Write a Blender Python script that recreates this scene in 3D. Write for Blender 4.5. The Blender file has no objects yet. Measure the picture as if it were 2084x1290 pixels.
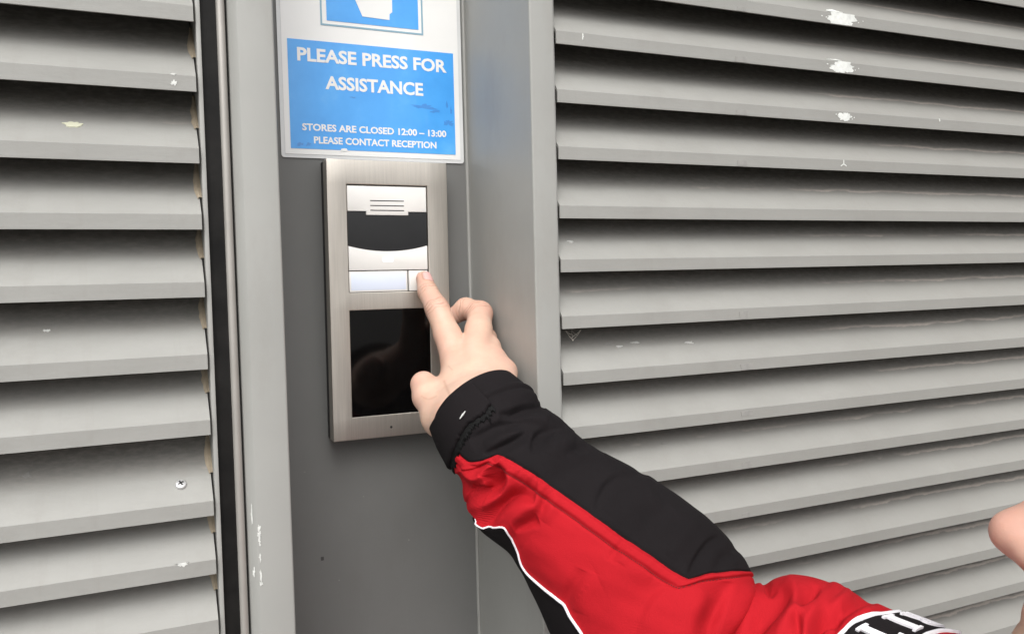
import bpy, bmesh, math, random
import numpy as np
from mathutils import Vector, Matrix, noise as mnoise

random.seed(4); rng = np.random.default_rng(4)
scene = bpy.context.scene
COL = scene.collection

# ------------------------------------------------------------------ camera
ZC = 1.61                                   # camera height above the ground
FPX, YAW, PITCH, ROLL, DCAM = 1688.385, 0.4202647, 0.04630254, 0.02438995, 0.5760955
REC = 0.1355660                             # depth of the recess between the two posts
PW, PH = 2084.0, 1290.0
_f = np.array([math.sin(YAW)*math.cos(PITCH), math.cos(YAW)*math.cos(PITCH), -math.sin(PITCH)])
_r = np.array([math.cos(YAW), -math.sin(YAW), 0.0]); _d = np.cross(_f, _r)
CR = math.cos(ROLL)*_r + math.sin(ROLL)*_d
CD = -math.sin(ROLL)*_r + math.cos(ROLL)*_d
CF = _f
CAM = np.array([0.0, -DCAM, ZC])
cam_data = bpy.data.cameras.new('camera'); cam = bpy.data.objects.new('camera', cam_data)
COL.objects.link(cam); scene.camera = cam
cam_data.sensor_width = 36.0; cam_data.lens = 36.0*FPX/PW
cam_data.clip_start = 0.01; cam_data.clip_end = 500
M = Matrix(((CR[0], -CD[0], -CF[0], CAM[0]), (CR[1], -CD[1], -CF[1], CAM[1]), (CR[2], -CD[2], -CF[2], CAM[2]), (0, 0, 0, 1)))
cam.matrix_world = M

# ------------------------------------------------------------------ world, sun, exposure
SUN_EL, SUN_AZ = math.radians(50), math.radians(205)      # azimuth clockwise from +Y: behind the camera, to its left
w = bpy.data.worlds.new('World'); scene.world = w; w.use_nodes = True
nt = w.node_tree; nt.nodes.clear()
sky = nt.nodes.new('ShaderNodeTexSky'); sky.sky_type = 'NISHITA'; sky.sun_disc = False
sky.sun_elevation = SUN_EL; sky.sun_rotation = SUN_AZ; sky.dust_density = 4.0; sky.air_density = 1.0
hs = nt.nodes.new('ShaderNodeHueSaturation'); hs.inputs['Saturation'].default_value = 0.12
bg = nt.nodes.new('ShaderNodeBackground'); bg.inputs['Strength'].default_value = 0.12
ow = nt.nodes.new('ShaderNodeOutputWorld')
nt.links.new(sky.outputs[0], hs.inputs['Color']); nt.links.new(hs.outputs[0], bg.inputs['Color']); nt.links.new(bg.outputs[0], ow.inputs[0])
sl = bpy.data.lights.new('sun', 'SUN'); sl.energy = 1.0; sl.angle = math.radians(60); sl.color = (1.0, 0.97, 0.93)
so = bpy.data.objects.new('sun', sl); COL.objects.link(so)
sd = Vector((math.sin(SUN_AZ)*math.cos(SUN_EL), math.cos(SUN_AZ)*math.cos(SUN_EL), math.sin(SUN_EL)))
so.rotation_euler = (-sd).to_track_quat('-Z', 'Y').to_euler(); so.location = (0, -3, 6)
scene.view_settings.view_transform = 'Standard'; scene.view_settings.look = 'None'
scene.view_settings.gamma = 1.0; scene.view_settings.exposure = 0.85; scene.view_settings.use_curve_mapping = False
scene.cycles.use_denoising = True

# ------------------------------------------------------------------ helpers
def ray(px, py):
    return CF + (px-PW/2)/FPX*CR + (py-PH/2)/FPX*CD
def at(px, py, Y):                          # the point of the plane y = Y that the photograph shows there
    v = ray(px, py); return CAM + v*((Y-CAM[1])/v[1])
def proj(P):
    v = np.asarray(P)-CAM; z = v@CF
    return np.stack([PW/2+FPX*(v@CR)/z, PH/2+FPX*(v@CD)/z], -1), z

def tag(o, label=None, cat=None, group=None, kind=None):
    if label: o['label'] = label
    if cat: o['category'] = cat
    if group: o['group'] = group
    if kind: o['kind'] = kind
    return o
def empty(name, loc):
    o = bpy.data.objects.new(name, None); COL.objects.link(o); o.location = loc; o.empty_display_size = 0.05
    return o
def wloc(o):
    p = np.array(o.location)
    while o.parent: o = o.parent; p = p+np.array(o.location)
    return p
def mesh(name, V, F, mat, parent=None, origin=None, smooth=False):
    V = np.asarray(V, float)
    org = wloc(parent) if parent is not None else None
    if origin is None:
        if parent is None:
            lo, hi = V.min(0), V.max(0); origin = np.array([(lo[0]+hi[0])/2, (lo[1]+hi[1])/2, lo[2]])
        else: origin = org
    origin = np.asarray(origin, float)
    me = bpy.data.meshes.new(name)
    V2 = V-origin
    if isinstance(F, np.ndarray):
        n, k = F.shape
        me.vertices.add(len(V2)); me.vertices.foreach_set('co', V2.astype(np.float32).ravel())
        me.loops.add(n*k); me.loops.foreach_set('vertex_index', F.astype(np.int32).ravel())
        me.polygons.add(n); me.polygons.foreach_set('loop_start', np.arange(0, n*k, k, dtype=np.int32))
        me.update(calc_edges=True); me.validate()
    else:
        me.from_pydata([tuple(v) for v in V2], [], [tuple(int(i) for i in f) for f in F]); me.update()
    if smooth: me.polygons.foreach_set('use_smooth', [True]*len(me.polygons))
    o = bpy.data.objects.new(name, me); COL.objects.link(o)
    if mat: me.materials.append(mat)
    if parent is not None:
        o.parent = parent; o.location = tuple(origin-org)
    else: o.location = tuple(origin)
    return o
class MB:
    def __init__(s): s.V = []; s.F = []
    def add(s, V, F):
        b = len(s.V); s.V += [tuple(v) for v in V]; s.F += [tuple(i+b for i in f) for f in F]; return s
    def box(s, x0, x1, y0, y1, z0, z1):
        return s.add([(x, y, z) for x in (x0, x1) for y in (y0, y1) for z in (z0, z1)],
                     [(0, 1, 3, 2), (4, 6, 7, 5), (0, 4, 5, 1), (2, 3, 7, 6), (0, 2, 6, 4), (1, 5, 7, 3)])
    def prism_y(s, pts, y0, y1):            # outline in x,z (anticlockwise seen from -y), solid between y0 (front) and y1
        n = len(pts)
        V = [(p[0], y0, p[1]) for p in pts]+[(p[0], y1, p[1]) for p in pts]
        F = [tuple(range(n)), tuple(range(2*n-1, n-1, -1))]+[(i, i+n, (i+1) % n+n, (i+1) % n) for i in range(n)]
        return s.add(V, F)
    def prism_z(s, pts, z0, z1):
        n = len(pts)
        V = [(p[0], p[1], z0) for p in pts]+[(p[0], p[1], z1) for p in pts]
        F = [tuple(range(n-1, -1, -1)), tuple(range(n, 2*n))]+[(i, (i+1) % n, (i+1) % n+n, i+n) for i in range(n)]
        return s.add(V, F)
    def prism_x(s, pts, x0, x1):            # outline in y,z
        n = len(pts)
        V = [(x0, p[0], p[1]) for p in pts]+[(x1, p[0], p[1]) for p in pts]
        F = [tuple(range(n)), tuple(range(2*n-1, n-1, -1))]+[(i, i+n, (i+1) % n+n, (i+1) % n) for i in range(n)]
        return s.add(V, F)
    def frame_y(s, outer, inner, y0, y1):   # ring between two outlines of equal length
        n = len(outer)
        V = [(p[0], y0, p[1]) for p in outer]+[(p[0], y0, p[1]) for p in inner]+[(p[0], y1, p[1]) for p in outer]+[(p[0], y1, p[1]) for p in inner]
        F = []
        for i in range(n):
            j = (i+1) % n
            F += [(i, j, n+j, n+i), (2*n+i, 3*n+i, 3*n+j, 2*n+j), (i, 2*n+i, 2*n+j, j), (n+i, n+j, 3*n+j, 3*n+i)]
        return s.add(V, F)
    def tube(s, pts, r, n=8, cap=True):
        pts = [Vector(p) for p in pts]; R = r if hasattr(r, '__len__') else [r]*len(pts)
        V = []; prev = None
        for i, p in enumerate(pts):
            t = (pts[min(i+1, len(pts)-1)]-pts[max(i-1, 0)]).normalized()
            if prev is None:
                a = t.orthogonal().normalized()
            else:
                a = (prev-t*prev.dot(t)).normalized()
            prev = a; b = t.cross(a)
            for k in range(n):
                an = 2*math.pi*k/n; V.append(p+(a*math.cos(an)+b*math.sin(an))*R[i])
        F = [(i*n+k, i*n+(k+1) % n, (i+1)*n+(k+1) % n, (i+1)*n+k) for i in range(len(pts)-1) for k in range(n)]
        if cap: F += [tuple(range(n-1, -1, -1)), tuple(range((len(pts)-1)*n, len(pts)*n))]
        return s.add(V, F)
    def build(s, name, mat, parent=None, smooth=False, bevel=0.0, origin=None, segs=2):
        o = mesh(name, s.V, s.F, mat, parent, origin, smooth)
        bm = bmesh.new(); bm.from_mesh(o.data)
        bmesh.ops.recalc_face_normals(bm, faces=bm.faces)
        if bevel:
            es = [e for e in bm.edges if len(e.link_faces) == 2 and e.calc_face_angle(0) > math.radians(25)]
            bmesh.ops.bevel(bm, geom=es, offset=bevel, segments=segs, profile=0.5, affect='EDGES', clamp_overlap=True)
        bm.to_mesh(o.data); bm.free()
        if bevel or smooth:
            o.data.polygons.foreach_set('use_smooth', [True]*len(o.data.polygons))
            o.data.set_sharp_from_angle(angle=math.radians(35))
        return o
def rrect(x0, x1, z0, z1, r, n=4):
    P = []
    for cx, cz, a0 in ((x1-r, z1-r, 0), (x0+r, z1-r, 90), (x0+r, z0+r, 180), (x1-r, z0+r, 270)):
        for k in range(n+1):
            a = math.radians(a0+90*k/n); P.append((cx+r*math.cos(a), cz+r*math.sin(a)))
    return P
def blob(cx, cz, rx, rz, n=26, rough=0.35, seed=0, spike=0.0):
    rg = np.random.default_rng(seed); P = []
    ph = rg.uniform(0, 6.28, 6)
    for k in range(n):
        a = 2*math.pi*k/n
        m = 1+rough*(0.4*math.sin(2*a+ph[0])+0.35*math.sin(3*a+ph[1])+0.3*math.sin(5*a+ph[2])+0.3*math.sin(8*a+ph[3]))+rough*(0.5 if n < 60 else 0.22)*rg.uniform(-1, 1)
        m += spike*max(0, math.sin(4*a+ph[4]))**3
        m += rough*0.22*math.sin(11*a+ph[5])+rough*0.16*math.sin(17*a+2*ph[5])
        m = max(m, 0.25)
        P.append((cx+rx*m*math.cos(a), cz+rz*m*math.sin(a)))
    return P

# ------------------------------------------------------------------ materials
def newmat(name):
    m = bpy.data.materials.new(name); m.use_nodes = True
    return m, m.node_tree, m.node_tree.nodes['Principled BSDF']
def node(t, kind, **kw):
    n = t.nodes.new(kind)
    for k, v in kw.items():
        if k in n.inputs.keys(): n.inputs[k].default_value = v
        else: setattr(n, k, v)
    return n
def tex(t, scale=(1, 1, 1), kind='Object'):
    c = t.nodes.new('ShaderNodeTexCoord'); mp = t.nodes.new('ShaderNodeMapping'); mp.inputs['Scale'].default_value = scale
    t.links.new(c.outputs[kind], mp.inputs[0]); return mp.outputs[0]
def ramp(t, fac, stops, interp='LINEAR'):
    r = t.nodes.new('ShaderNodeValToRGB'); r.color_ramp.interpolation = interp
    el = r.color_ramp.elements
    while len(el) < len(stops): el.new(0.5)
    for e, (p, c) in zip(el, stops): e.position = p; e.color = c if len(c) == 4 else (*c, 1)
    t.links.new(fac, r.inputs[0]); return r.outputs[0]
def mix(t, fac, a, b, mode='MIX'):
    m = t.nodes.new('ShaderNodeMix'); m.data_type = 'RGBA'; m.blend_type = mode
    for i, v in ((0, fac), (6, a), (7, b)):
        if hasattr(v, 'links'): t.links.new(v, m.inputs[i])
        else: m.inputs[i].default_value = v if i == 0 else (v if len(v) == 4 else (*v, 1))
    return m.outputs[2]
def noise_tex(t, vec, scale, detail=4, rough=0.55):
    n = node(t, 'ShaderNodeTexNoise', Scale=scale, Detail=detail, Roughness=rough)
    t.links.new(vec, n.inputs['Vector']); return n.outputs['Fac']
def bump(t, b, height, strength=0.1, dist=0.001):
    n = node(t, 'ShaderNodeBump', Strength=strength, Distance=dist)
    t.links.new(height, n.inputs['Height']); t.links.new(n.outputs[0], b.inputs['Normal']); return n
def paint(name, col, rough=0.45, var=0.12, dirt=0.0, streak=(1, 1, 1), spec=0.4):
    m, t, b = newmat(name)
    v = tex(t, streak)
    n1 = noise_tex(t, v, 9, 5, 0.6); n2 = noise_tex(t, tex(t), 260, 3, 0.6)
    c0 = tuple(c*(1-var) for c in col); c1 = tuple(min(1, c*(1+var)) for c in col)
    c = ramp(t, n1, [(0.3, c0), (0.7, c1)])
    if dirt:
        n3 = noise_tex(t, tex(t, (3, 3, 1.2)), 6, 6, 0.65)
        f = ramp(t, n3, [(0.52, (0, 0, 0)), (0.75, (dirt, dirt, dirt))])
        c = mix(t, f, c, tuple(x*k for x, k in zip(col, (0.62, 0.56, 0.5))))
    t.links.new(c, b.inputs['Base Color'])
    b.inputs['Roughness'].default_value = rough; b.inputs['Specular IOR Level'].default_value = spec
    bump(t, b, n2, 0.06, 0.0006)
    return m
def plain(name, col, rough=0.5, metal=0.0, spec=0.5, var=0.06, nscale=60, bstr=0.05):
    m, t, b = newmat(name)
    n1 = noise_tex(t, tex(t), nscale, 4)
    c = ramp(t, n1, [(0.25, tuple(x*(1-var) for x in col)), (0.75, tuple(min(1, x*(1+var)) for x in col))])
    t.links.new(c, b.inputs['Base Color'])
    b.inputs['Roughness'].default_value = rough; b.inputs['Metallic'].default_value = metal; b.inputs['Specular IOR Level'].default_value = spec
    if bstr: bump(t, b, noise_tex(t, tex(t), nscale*6, 2), bstr, 0.0005)
    return m

POST = paint('grey_paint', (0.322, 0.322, 0.304), 0.42, 0.05, 0.25)
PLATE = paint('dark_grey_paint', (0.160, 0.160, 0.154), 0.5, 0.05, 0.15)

def slat_material():
    m, t, b = newmat('louvre_paint')
    co = t.nodes.new('ShaderNodeTexCoord')
    oi = t.nodes.new('ShaderNodeObjectInfo')
    off = t.nodes.new('ShaderNodeVectorMath'); off.operation = 'MULTIPLY_ADD'
    t.links.new(oi.outputs['Random'], off.inputs[0]); off.inputs[1].default_value = (3.1, 0, 7.7); t.links.new(co.outputs['Object'], off.inputs[2])
    mp = t.nodes.new('ShaderNodeMapping'); mp.inputs['Scale'].default_value = (1, 2.2, 2.2); t.links.new(off.outputs[0], mp.inputs[0])
    v = mp.outputs[0]
    n1 = noise_tex(t, v, 14, 6, 0.65)
    base = ramp(t, n1, [(0.3, (0.284, 0.282, 0.264)), (0.7, (0.322, 0.320, 0.301))])
    # the right-hand panel is darker and browner, the more so away from the column
    sep = t.nodes.new('ShaderNodeSeparateXYZ'); t.links.new(co.outputs['Object'], sep.inputs[0])
    xd = t.nodes.new('ShaderNodeMapRange'); t.links.new(sep.outputs['X'], xd.inputs[0]); xd.inputs[1].default_value = 0.25; xd.inputs[2].default_value = 0.75
    xd.inputs[3].default_value = 0.0; xd.inputs[4].default_value = 0.55
    n7 = noise_tex(t, tex(t, (1.0, 0.6, 0.6)), 9, 6, 0.7)
    dm = node(t, 'ShaderNodeMath', operation='MULTIPLY'); t.links.new(xd.outputs[0], dm.inputs[0]); t.links.new(ramp(t, n7, [(0.25, (0.7, 0.7, 0.7)), (0.75, (1, 1, 1))]), dm.inputs[1])
    base = mix(t, dm.outputs[0], base, (0.235, 0.226, 0.206))
    nm = noise_tex(t, tex(t, (1.0, 0.8, 0.8)), 30, 6, 0.75)
    base = mix(t, ramp(t, nm, [(0.5, (0, 0, 0)), (0.8, (0.4, 0.4, 0.4))]), base, (0.24, 0.23, 0.21))
    # dust and grime on the blade's back, plus painted-in gap shade; edge wavy
    n2 = noise_tex(t, v, 20, 5, 0.65)
    mA = node(t, 'ShaderNodeMath', operation='MULTIPLY_ADD'); t.links.new(n2, mA.inputs[0]); mA.inputs[1].default_value = 0.009; t.links.new(sep.outputs['Y'], mA.inputs[2])
    g = t.nodes.new('ShaderNodeMapRange'); t.links.new(mA.outputs[0], g.inputs[0])
    g.inputs[1].default_value = 0.0; g.inputs[2].default_value = 0.06
    n5 = noise_tex(t, v, 130, 4, 0.7)
    sp = ramp(t, n5, [(0.42, (0, 0, 0)), (0.66, (1, 1, 1))])
    gr = ramp(t, g.outputs[0], [(0.30, (0, 0, 0)), (0.42, (0.35, 0.35, 0.35)), (0.75, (0.75, 0.75, 0.75))])
    c = mix(t, gr, base, (0.13, 0.118, 0.104))
    c = mix(t, mix(t, 1.0, gr, sp, 'MULTIPLY'), c, (0.33, 0.31, 0.285))
    n6 = noise_tex(t, tex(t, (1.0, 0.10, 0.10)), 75, 4, 0.7)          # water streaks running down the blade
    c = mix(t, ramp(t, n6, [(0.55, (0, 0, 0)), (0.78, (0.22, 0.22, 0.22))]), c, (0.24, 0.225, 0.2))
    # pale wavy dust line, only along the far end of the blades
    dl = ramp(t, g.outputs[0], [(0.375, (0, 0, 0)), (0.392, (1, 1, 1)), (0.425, (0, 0, 0))])
    n3 = noise_tex(t, v, 5, 5, 0.75)
    xr = t.nodes.new('ShaderNodeMapRange'); t.links.new(sep.outputs['X'], xr.inputs[0]); xr.inputs[1].default_value = 0.40; xr.inputs[2].default_value = 0.85
    mk = node(t, 'ShaderNodeMath', operation='MULTIPLY_ADD'); t.links.new(xr.outputs[0], mk.inputs[0]); mk.inputs[1].default_value = 0.30; t.links.new(n3, mk.inputs[2])
    k = ramp(t, mk.outputs[0], [(0.58, (0, 0, 0)), (0.74, (0.85, 0.85, 0.85))])
    dk = mix(t, 1.0, dl, k, 'MULTIPLY')
    c = mix(t, dk, c, (0.52, 0.46, 0.41))
    t.links.new(c, b.inputs['Base Color'])
    b.inputs['Roughness'].default_value = 0.5; b.inputs['Specular IOR Level'].default_value = 0.35
    n4 = noise_tex(t, tex(t, (0.35, 1, 1)), 420, 4, 0.7)
    bump(t, b, n4, 0.22, 0.0008)
    return m
SLAT = slat_material()
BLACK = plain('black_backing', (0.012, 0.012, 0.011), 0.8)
RUBBER = plain('black_rubber', (0.007, 0.0065, 0.006), 0.6, spec=0.2, var=0.9, nscale=35, bstr=0.3)
TRIM = plain('weathered_aluminium', (0.37, 0.352, 0.325), 0.42, 0.35, var=0.12, nscale=18)
SEALANT = plain('tan_sealant', (0.36, 0.30, 0.22), 0.7, var=0.25, nscale=90, bstr=0.3)
WHITE_PAINT = plain('white_paint', (0.66, 0.67, 0.64), 0.6, var=0.18, nscale=160, bstr=0.3)
RESIDUE = plain('tape_residue', (0.272, 0.266, 0.25), 0.7, var=0.15, nscale=150)
CHROME = plain('screw_steel', (0.68, 0.68, 0.68), 0.42, 0.55, var=0.08)
RECESS_BLACK = plain('recess_black', (0.01, 0.01, 0.01), 0.6)
WEB = plain('web_thread', (0.55, 0.52, 0.45), 0.8)

def steel():
    m, t, b = newmat('brushed_steel')
    n1 = noise_tex(t, tex(t, (260, 260, 6)), 4, 5, 0.6); n2 = noise_tex(t, tex(t, (1, 1, 1)), 14, 4, 0.6)
    c = ramp(t, n1, [(0.3, (0.50, 0.466, 0.42)), (0.7, (0.585, 0.545, 0.49))])
    c = mix(t, ramp(t, n2, [(0.5, (0, 0, 0)), (0.8, (0.35, 0.35, 0.35))]), c, (0.47, 0.43, 0.38))
    t.links.new(c, b.inputs['Base Color']); b.inputs['Metallic'].default_value = 0.9
    r = node(t, 'ShaderNodeMapRange'); t.links.new(n1, r.inputs[0]); r.inputs[3].default_value = 0.34; r.inputs[4].default_value = 0.5
    t.links.new(r.outputs[0], b.inputs['Roughness'])
    bump(t, b, n1, 0.08, 0.0002); return m
STEEL = steel()
HOUSING = plain('black_housing', (0.014, 0.014, 0.014), 0.5)
WPLASTIC = plain('white_plastic', (0.80, 0.785, 0.755), 0.35, var=0.02, bstr=0.03)
def glass(name, col, rough):
    m, t, b = newmat(name)
    n1 = noise_tex(t, tex(t), 30, 4); c = ramp(t, n1, [(0.3, col), (0.8, tuple(x*1.5+0.002 for x in col))])
    t.links.new(c, b.inputs['Base Color']); b.inputs['Roughness'].default_value = rough; b.inputs['IOR'].default_value = 1.5
    return m
LENS = glass('smoked_lens', (0.006, 0.006, 0.007), 0.05)
SCREEN = glass('black_glass', (0.0020, 0.0018, 0.0018), 0.08); SCREEN.node_tree.nodes['Principled BSDF'].inputs['IOR'].default_value = 1.36
def lit(name, col, em, s):
    m, t, b = newmat(name); b.inputs['Base Color'].default_value = (*col, 1); b.inputs['Roughness'].default_value = 0.3
    n1 = noise_tex(t, tex(t), 40, 3); c = ramp(t, n1, [(0.3, tuple(x*0.96 for x in em)), (0.7, em)])
    t.links.new(c, b.inputs['Emission Color']); b.inputs['Emission Strength'].default_value = s; return m
NAMEPLATE = lit('backlit_nameplate', (0.62, 0.66, 0.74), (0.62, 0.72, 0.95), 0.12)
INDICATOR = lit('blue_indicator', (0.75, 0.85, 0.95), (0.6, 0.85, 1.0), 0.22)
POUCH = plain('laminate_pouch', (0.68, 0.685, 0.68), 0.18, var=0.08, nscale=25, bstr=0.1)
PAPER = plain('white_paper', (0.84, 0.835, 0.815), 0.25, var=0.03, nscale=20, bstr=0.05)
def film(m):                                 # the clear wrinkled film over the notice
    t = m.node_tree; b = t.nodes['Principled BSDF']
    b.inputs['Coat Weight'].default_value = 0.7; b.inputs['Coat Roughness'].default_value = 0.12
    n = node(t, 'ShaderNodeBump', Strength=0.35, Distance=0.004)
    t.links.new(noise_tex(t, tex(t, (1, 1, 0.7)), 30, 3, 0.5), n.inputs['Height']); t.links.new(n.outputs[0], b.inputs['Coat Normal'])
film(PAPER); film(POUCH)
def printed(name, c0, c1, c2):
    m, t, b = newmat(name)
    n1 = noise_tex(t, tex(t, (1, 1, 1)), 24, 5, 0.6)
    c = ramp(t, n1, [(0.3, c0), (0.55, c1), (0.75, c2)]); t.links.new(c, b.inputs['Base Color'])
    b.inputs['Roughness'].default_value = 0.3; film(m); return m
BLUE = printed('blue_print', (0.045, 0.330, 0.82), (0.060, 0.375, 0.88), (0.11, 0.45, 0.90))
BLUE_DARK = printed('blue_scuff', (0.045, 0.24, 0.66), (0.055, 0.27, 0.7), (0.07, 0.3, 0.74))
EDGE_BLUE = printed('grey_blue_print', (0.2, 0.36, 0.46), (0.24, 0.4, 0.5), (0.28, 0.44, 0.54))

def skin():
    m, t, b = newmat('skin')
    a = t.nodes.new('ShaderNodeAttribute'); a.attribute_name = 'flush'
    n1 = noise_tex(t, tex(t), 55, 5, 0.6); n2 = noise_tex(t, tex(t), 900, 3, 0.6)
    c = ramp(t, n1, [(0.3, (0.60, 0.40, 0.30)), (0.7, (0.67, 0.47, 0.36))])
    c = mix(t, a.outputs['Fac'], c, (0.62, 0.30, 0.24))
    n4 = noise_tex(t, tex(t), 42, 5, 0.65)
    c = mix(t, ramp(t, n4, [(0.45, (0, 0, 0)), (0.72, (0.5, 0.5, 0.5))]), c, (0.64, 0.34, 0.27))
    a3 = t.nodes.new('ShaderNodeAttribute'); a3.attribute_name = 'crease'
    c = mix(t, a3.outputs['Fac'], c, (0.36, 0.17, 0.12))
    a2 = t.nodes.new('ShaderNodeAttribute'); a2.attribute_name = 'stubble'
    c = mix(t, a2.outputs['Fac'], c, (0.43, 0.30, 0.21))
    t.links.new(c, b.inputs['Base Color']); b.inputs['Roughness'].default_value = 0.48; b.inputs['Specular IOR Level'].default_value = 0.35
    b.inputs['Subsurface Weight'].default_value = 0.18; b.inputs['Subsurface Radius'].default_value = (1.0, 0.35, 0.2); b.inputs['Subsurface Scale'].default_value = 0.004
    n3 = noise_tex(t, tex(t), 260, 4, 0.6)
    ad = node(t, 'ShaderNodeMath', operation='ADD'); t.links.new(n2, ad.inputs[0]); t.links.new(n3, ad.inputs[1])
    bump(t, b, ad.outputs[0], 0.16, 0.0007)
    return m
SKIN = skin()
NAIL = plain('nail', (0.72, 0.42, 0.39), 0.2, var=0.06, nscale=80, bstr=0.03)
def cloth(name, c0, c1, rough=0.85, sheen=0.25, bs=0.25, spec=0.12):
    m, t, b = newmat(name)
    n1 = noise_tex(t, tex(t), 12, 4, 0.6); c = ramp(t, n1, [(0.3, c0), (0.7, c1)])
    t.links.new(c, b.inputs['Base Color']); b.inputs['Roughness'].default_value = rough
    b.inputs['Sheen Weight'].default_value = sheen; b.inputs['Sheen Roughness'].default_value = 0.5
    b.inputs['Specular IOR Level'].default_value = spec
    n2 = noise_tex(t, tex(t), 1400, 2, 0.6); n3 = noise_tex(t, tex(t), 120, 4, 0.6)
    ad = node(t, 'ShaderNodeMath', operation='MULTIPLY_ADD'); t.links.new(n3, ad.inputs[0]); ad.inputs[1].default_value = 1.5; t.links.new(n2, ad.inputs[2])
    bump(t, b, ad.outputs[0], bs, 0.0008); return m
RED = cloth('red_softshell', (0.355, 0.0085, 0.014), (0.41, 0.0105, 0.017), sheen=0.0)
BLK = cloth('black_softshell', (0.0080, 0.0064, 0.0070), (0.0108, 0.0088, 0.0096), sheen=0.0, spec=0.14, rough=0.9)
VELCRO = cloth('velcro', (0.004, 0.004, 0.004), (0.009, 0.009, 0.009), 0.6, 0.0, 1.0)
STITCH_RED = plain('dark_red_thread', (0.16, 0.006, 0.008), 0.9)
WHITE_CLOTH = cloth('white_trim', (0.74, 0.72, 0.76), (0.80, 0.79, 0.82), sheen=0.0)
HAIR = plain('dark_hair', (0.03, 0.02, 0.013), 0.5, var=0.3, nscale=120, bstr=0.8)
TROUSERS = cloth('black_trousers', (0.012, 0.012, 0.014), (0.018, 0.018, 0.02))
SHOE = plain('black_shoe', (0.015, 0.015, 0.015), 0.5)
EYE = plain('eye_white', (0.7, 0.68, 0.65), 0.15)
IRIS = plain('iris', (0.05, 0.06, 0.05), 0.15)
TARMAC = plain('concrete_ground', (0.15, 0.147, 0.14), 0.9, var=0.25, nscale=40, bstr=0.5)
RENDERWALL = plain('wall_cladding', (0.30, 0.305, 0.295), 0.7, var=0.06, nscale=6)

# ------------------------------------------------------------------ setting: ground
tag(MB().box(-60, 60, -80, 30, -0.02, 0.0).build('ground', TARMAC), kind='structure')
wl = MB(); wl.box(-1.5, 3.2, 0.07, 0.42, 2.46, 3.3); wl.box(-1.5, 3.2, 0.075, 0.42, 0, 0.10)
wl.box(-2.4, -1.5, -0.02, 0.42, 0, 3.3); wl.box(3.2, 4.4, -0.02, 0.42, 0, 3.3); wl.box(-1.5, 3.2, 0.25, 0.42, 0.10, 2.46)
tag(wl.build('building_wall', RENDERWALL), 'grey building wall around the louvred panels and recessed metal column', 'wall')

# ------------------------------------------------------------------ steel column with the recess
ZT = 2.46
colm = tag(empty('metal_column', (0.18, 0.07, 0.0)), 'grey painted metal column with recessed back plate between the louvred door and louvred panel', 'column')
def postprofile(x0, x1, y0, y1, r=0.0016):
    P = []
    for cx, cy, a0 in ((x1-r, y0+r, 270), (x0+r, y0+r, 180)):
        for k in range(6):
            a = math.radians(a0+90*k/5 if a0 == 270 else a0+90*k/5); P.append((cx+r*math.cos(a), cy+r*math.sin(a)))
    # left front corner 180..270, right front corner 270..360
    L = [P[i] for i in range(6, 12)]; Rr = [P[i] for i in range(0, 6)]
    return [(x0, y1)]+L+Rr+[(x1, y1)]
XL0, XL1, XR0, XR1 = 0.0654, 0.0886, 0.2778, 0.2988
PP = postprofile(XL0-0.0055, XL1, 0.0, REC+0.004)
PP = [PP[0], (XL0-0.0055, 0.0075), (XL0-0.0050, 0.0064), (XL0-0.0006, 0.0005), (XL0+0.0006, 0.0)]+PP[7:]
pl = MB().prism_z(PP, 0.10, ZT).build('post', POST, colm, smooth=True)
pr = MB().prism_z(postprofile(XR0, XR1, 0.0, REC+0.004), 0.10, ZT).build('post', POST, colm, smooth=True)
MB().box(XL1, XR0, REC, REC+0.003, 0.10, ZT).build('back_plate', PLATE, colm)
MB().tube([(XR0-0.0012, REC-0.0004, 0.1), (XR0-0.0012, REC-0.0004, ZT)], 0.0016, 8).build('sealant_bead', POST, colm, smooth=True)
MB().box(XR1, XR1+0.0016, 0.0035, 0.03, 0.10, ZT).build('edge_strip', POST, colm)
c = at(656, 1136, REC); bpl = colm.children[2]
MB().prism_y(rrect(c[0]-.0013, c[0]+.0013, c[2]-.0016, c[2]+.0016, .0004), REC-.0002, REC+.001).build('plug', plain('dark_plug', (0.05, 0.048, 0.046), 0.6), bpl)
for k, (x_, y_, sx, sy) in enumerate([(832, 1098, .0006, .0005), (740, 1010, .0005, .0004), (690, 1180, .0004, .0005), (620, 960, .0005, .0004)]):
    c = at(x_, y_, REC); MB().prism_y(blob(c[0], c[2], sx, sy, 14, .3, 300+k), REC-.00012, REC+.0005).build('speck', RESIDUE, bpl)
# chipped paint on the left post's corner
fl = MB()
for k, (px, py, sx, sy) in enumerate([(523, 1075, 2.2, 6), (526, 1086, 3.2, 4), (523, 1098, 2.2, 7), (527, 1108, 1.6, 3), (525, 1134, 1.6, 7), (523, 1172, 1.5, 13), (526, 1188, 2.6, 3)]):
    c = at(px, py, -0.0003)
    fl.prism_y(blob(max(c[0], XL0+0.0013), c[2], sx*0.00034, sy*0.00034, 18, 0.5, k+3, 0.4), -0.00035, 0.0004)
for k, (py, yy, sy) in enumerate([(1045, 0.010, 0.008), (1165, 0.007, 0.004)]):
    z = at(514, py, 0.003)[2]; xx = XL0-0.0028
    fl.add([(xx+q[0], 0.0031-q[0]*1.34-0.0003, q[1]) for q in blob(0, z, 0.0006, sy*.8, 18, 0.5, 40+k)], [tuple(range(18))])
fl.build('paint_chip', WHITE_PAINT, pl)

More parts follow.
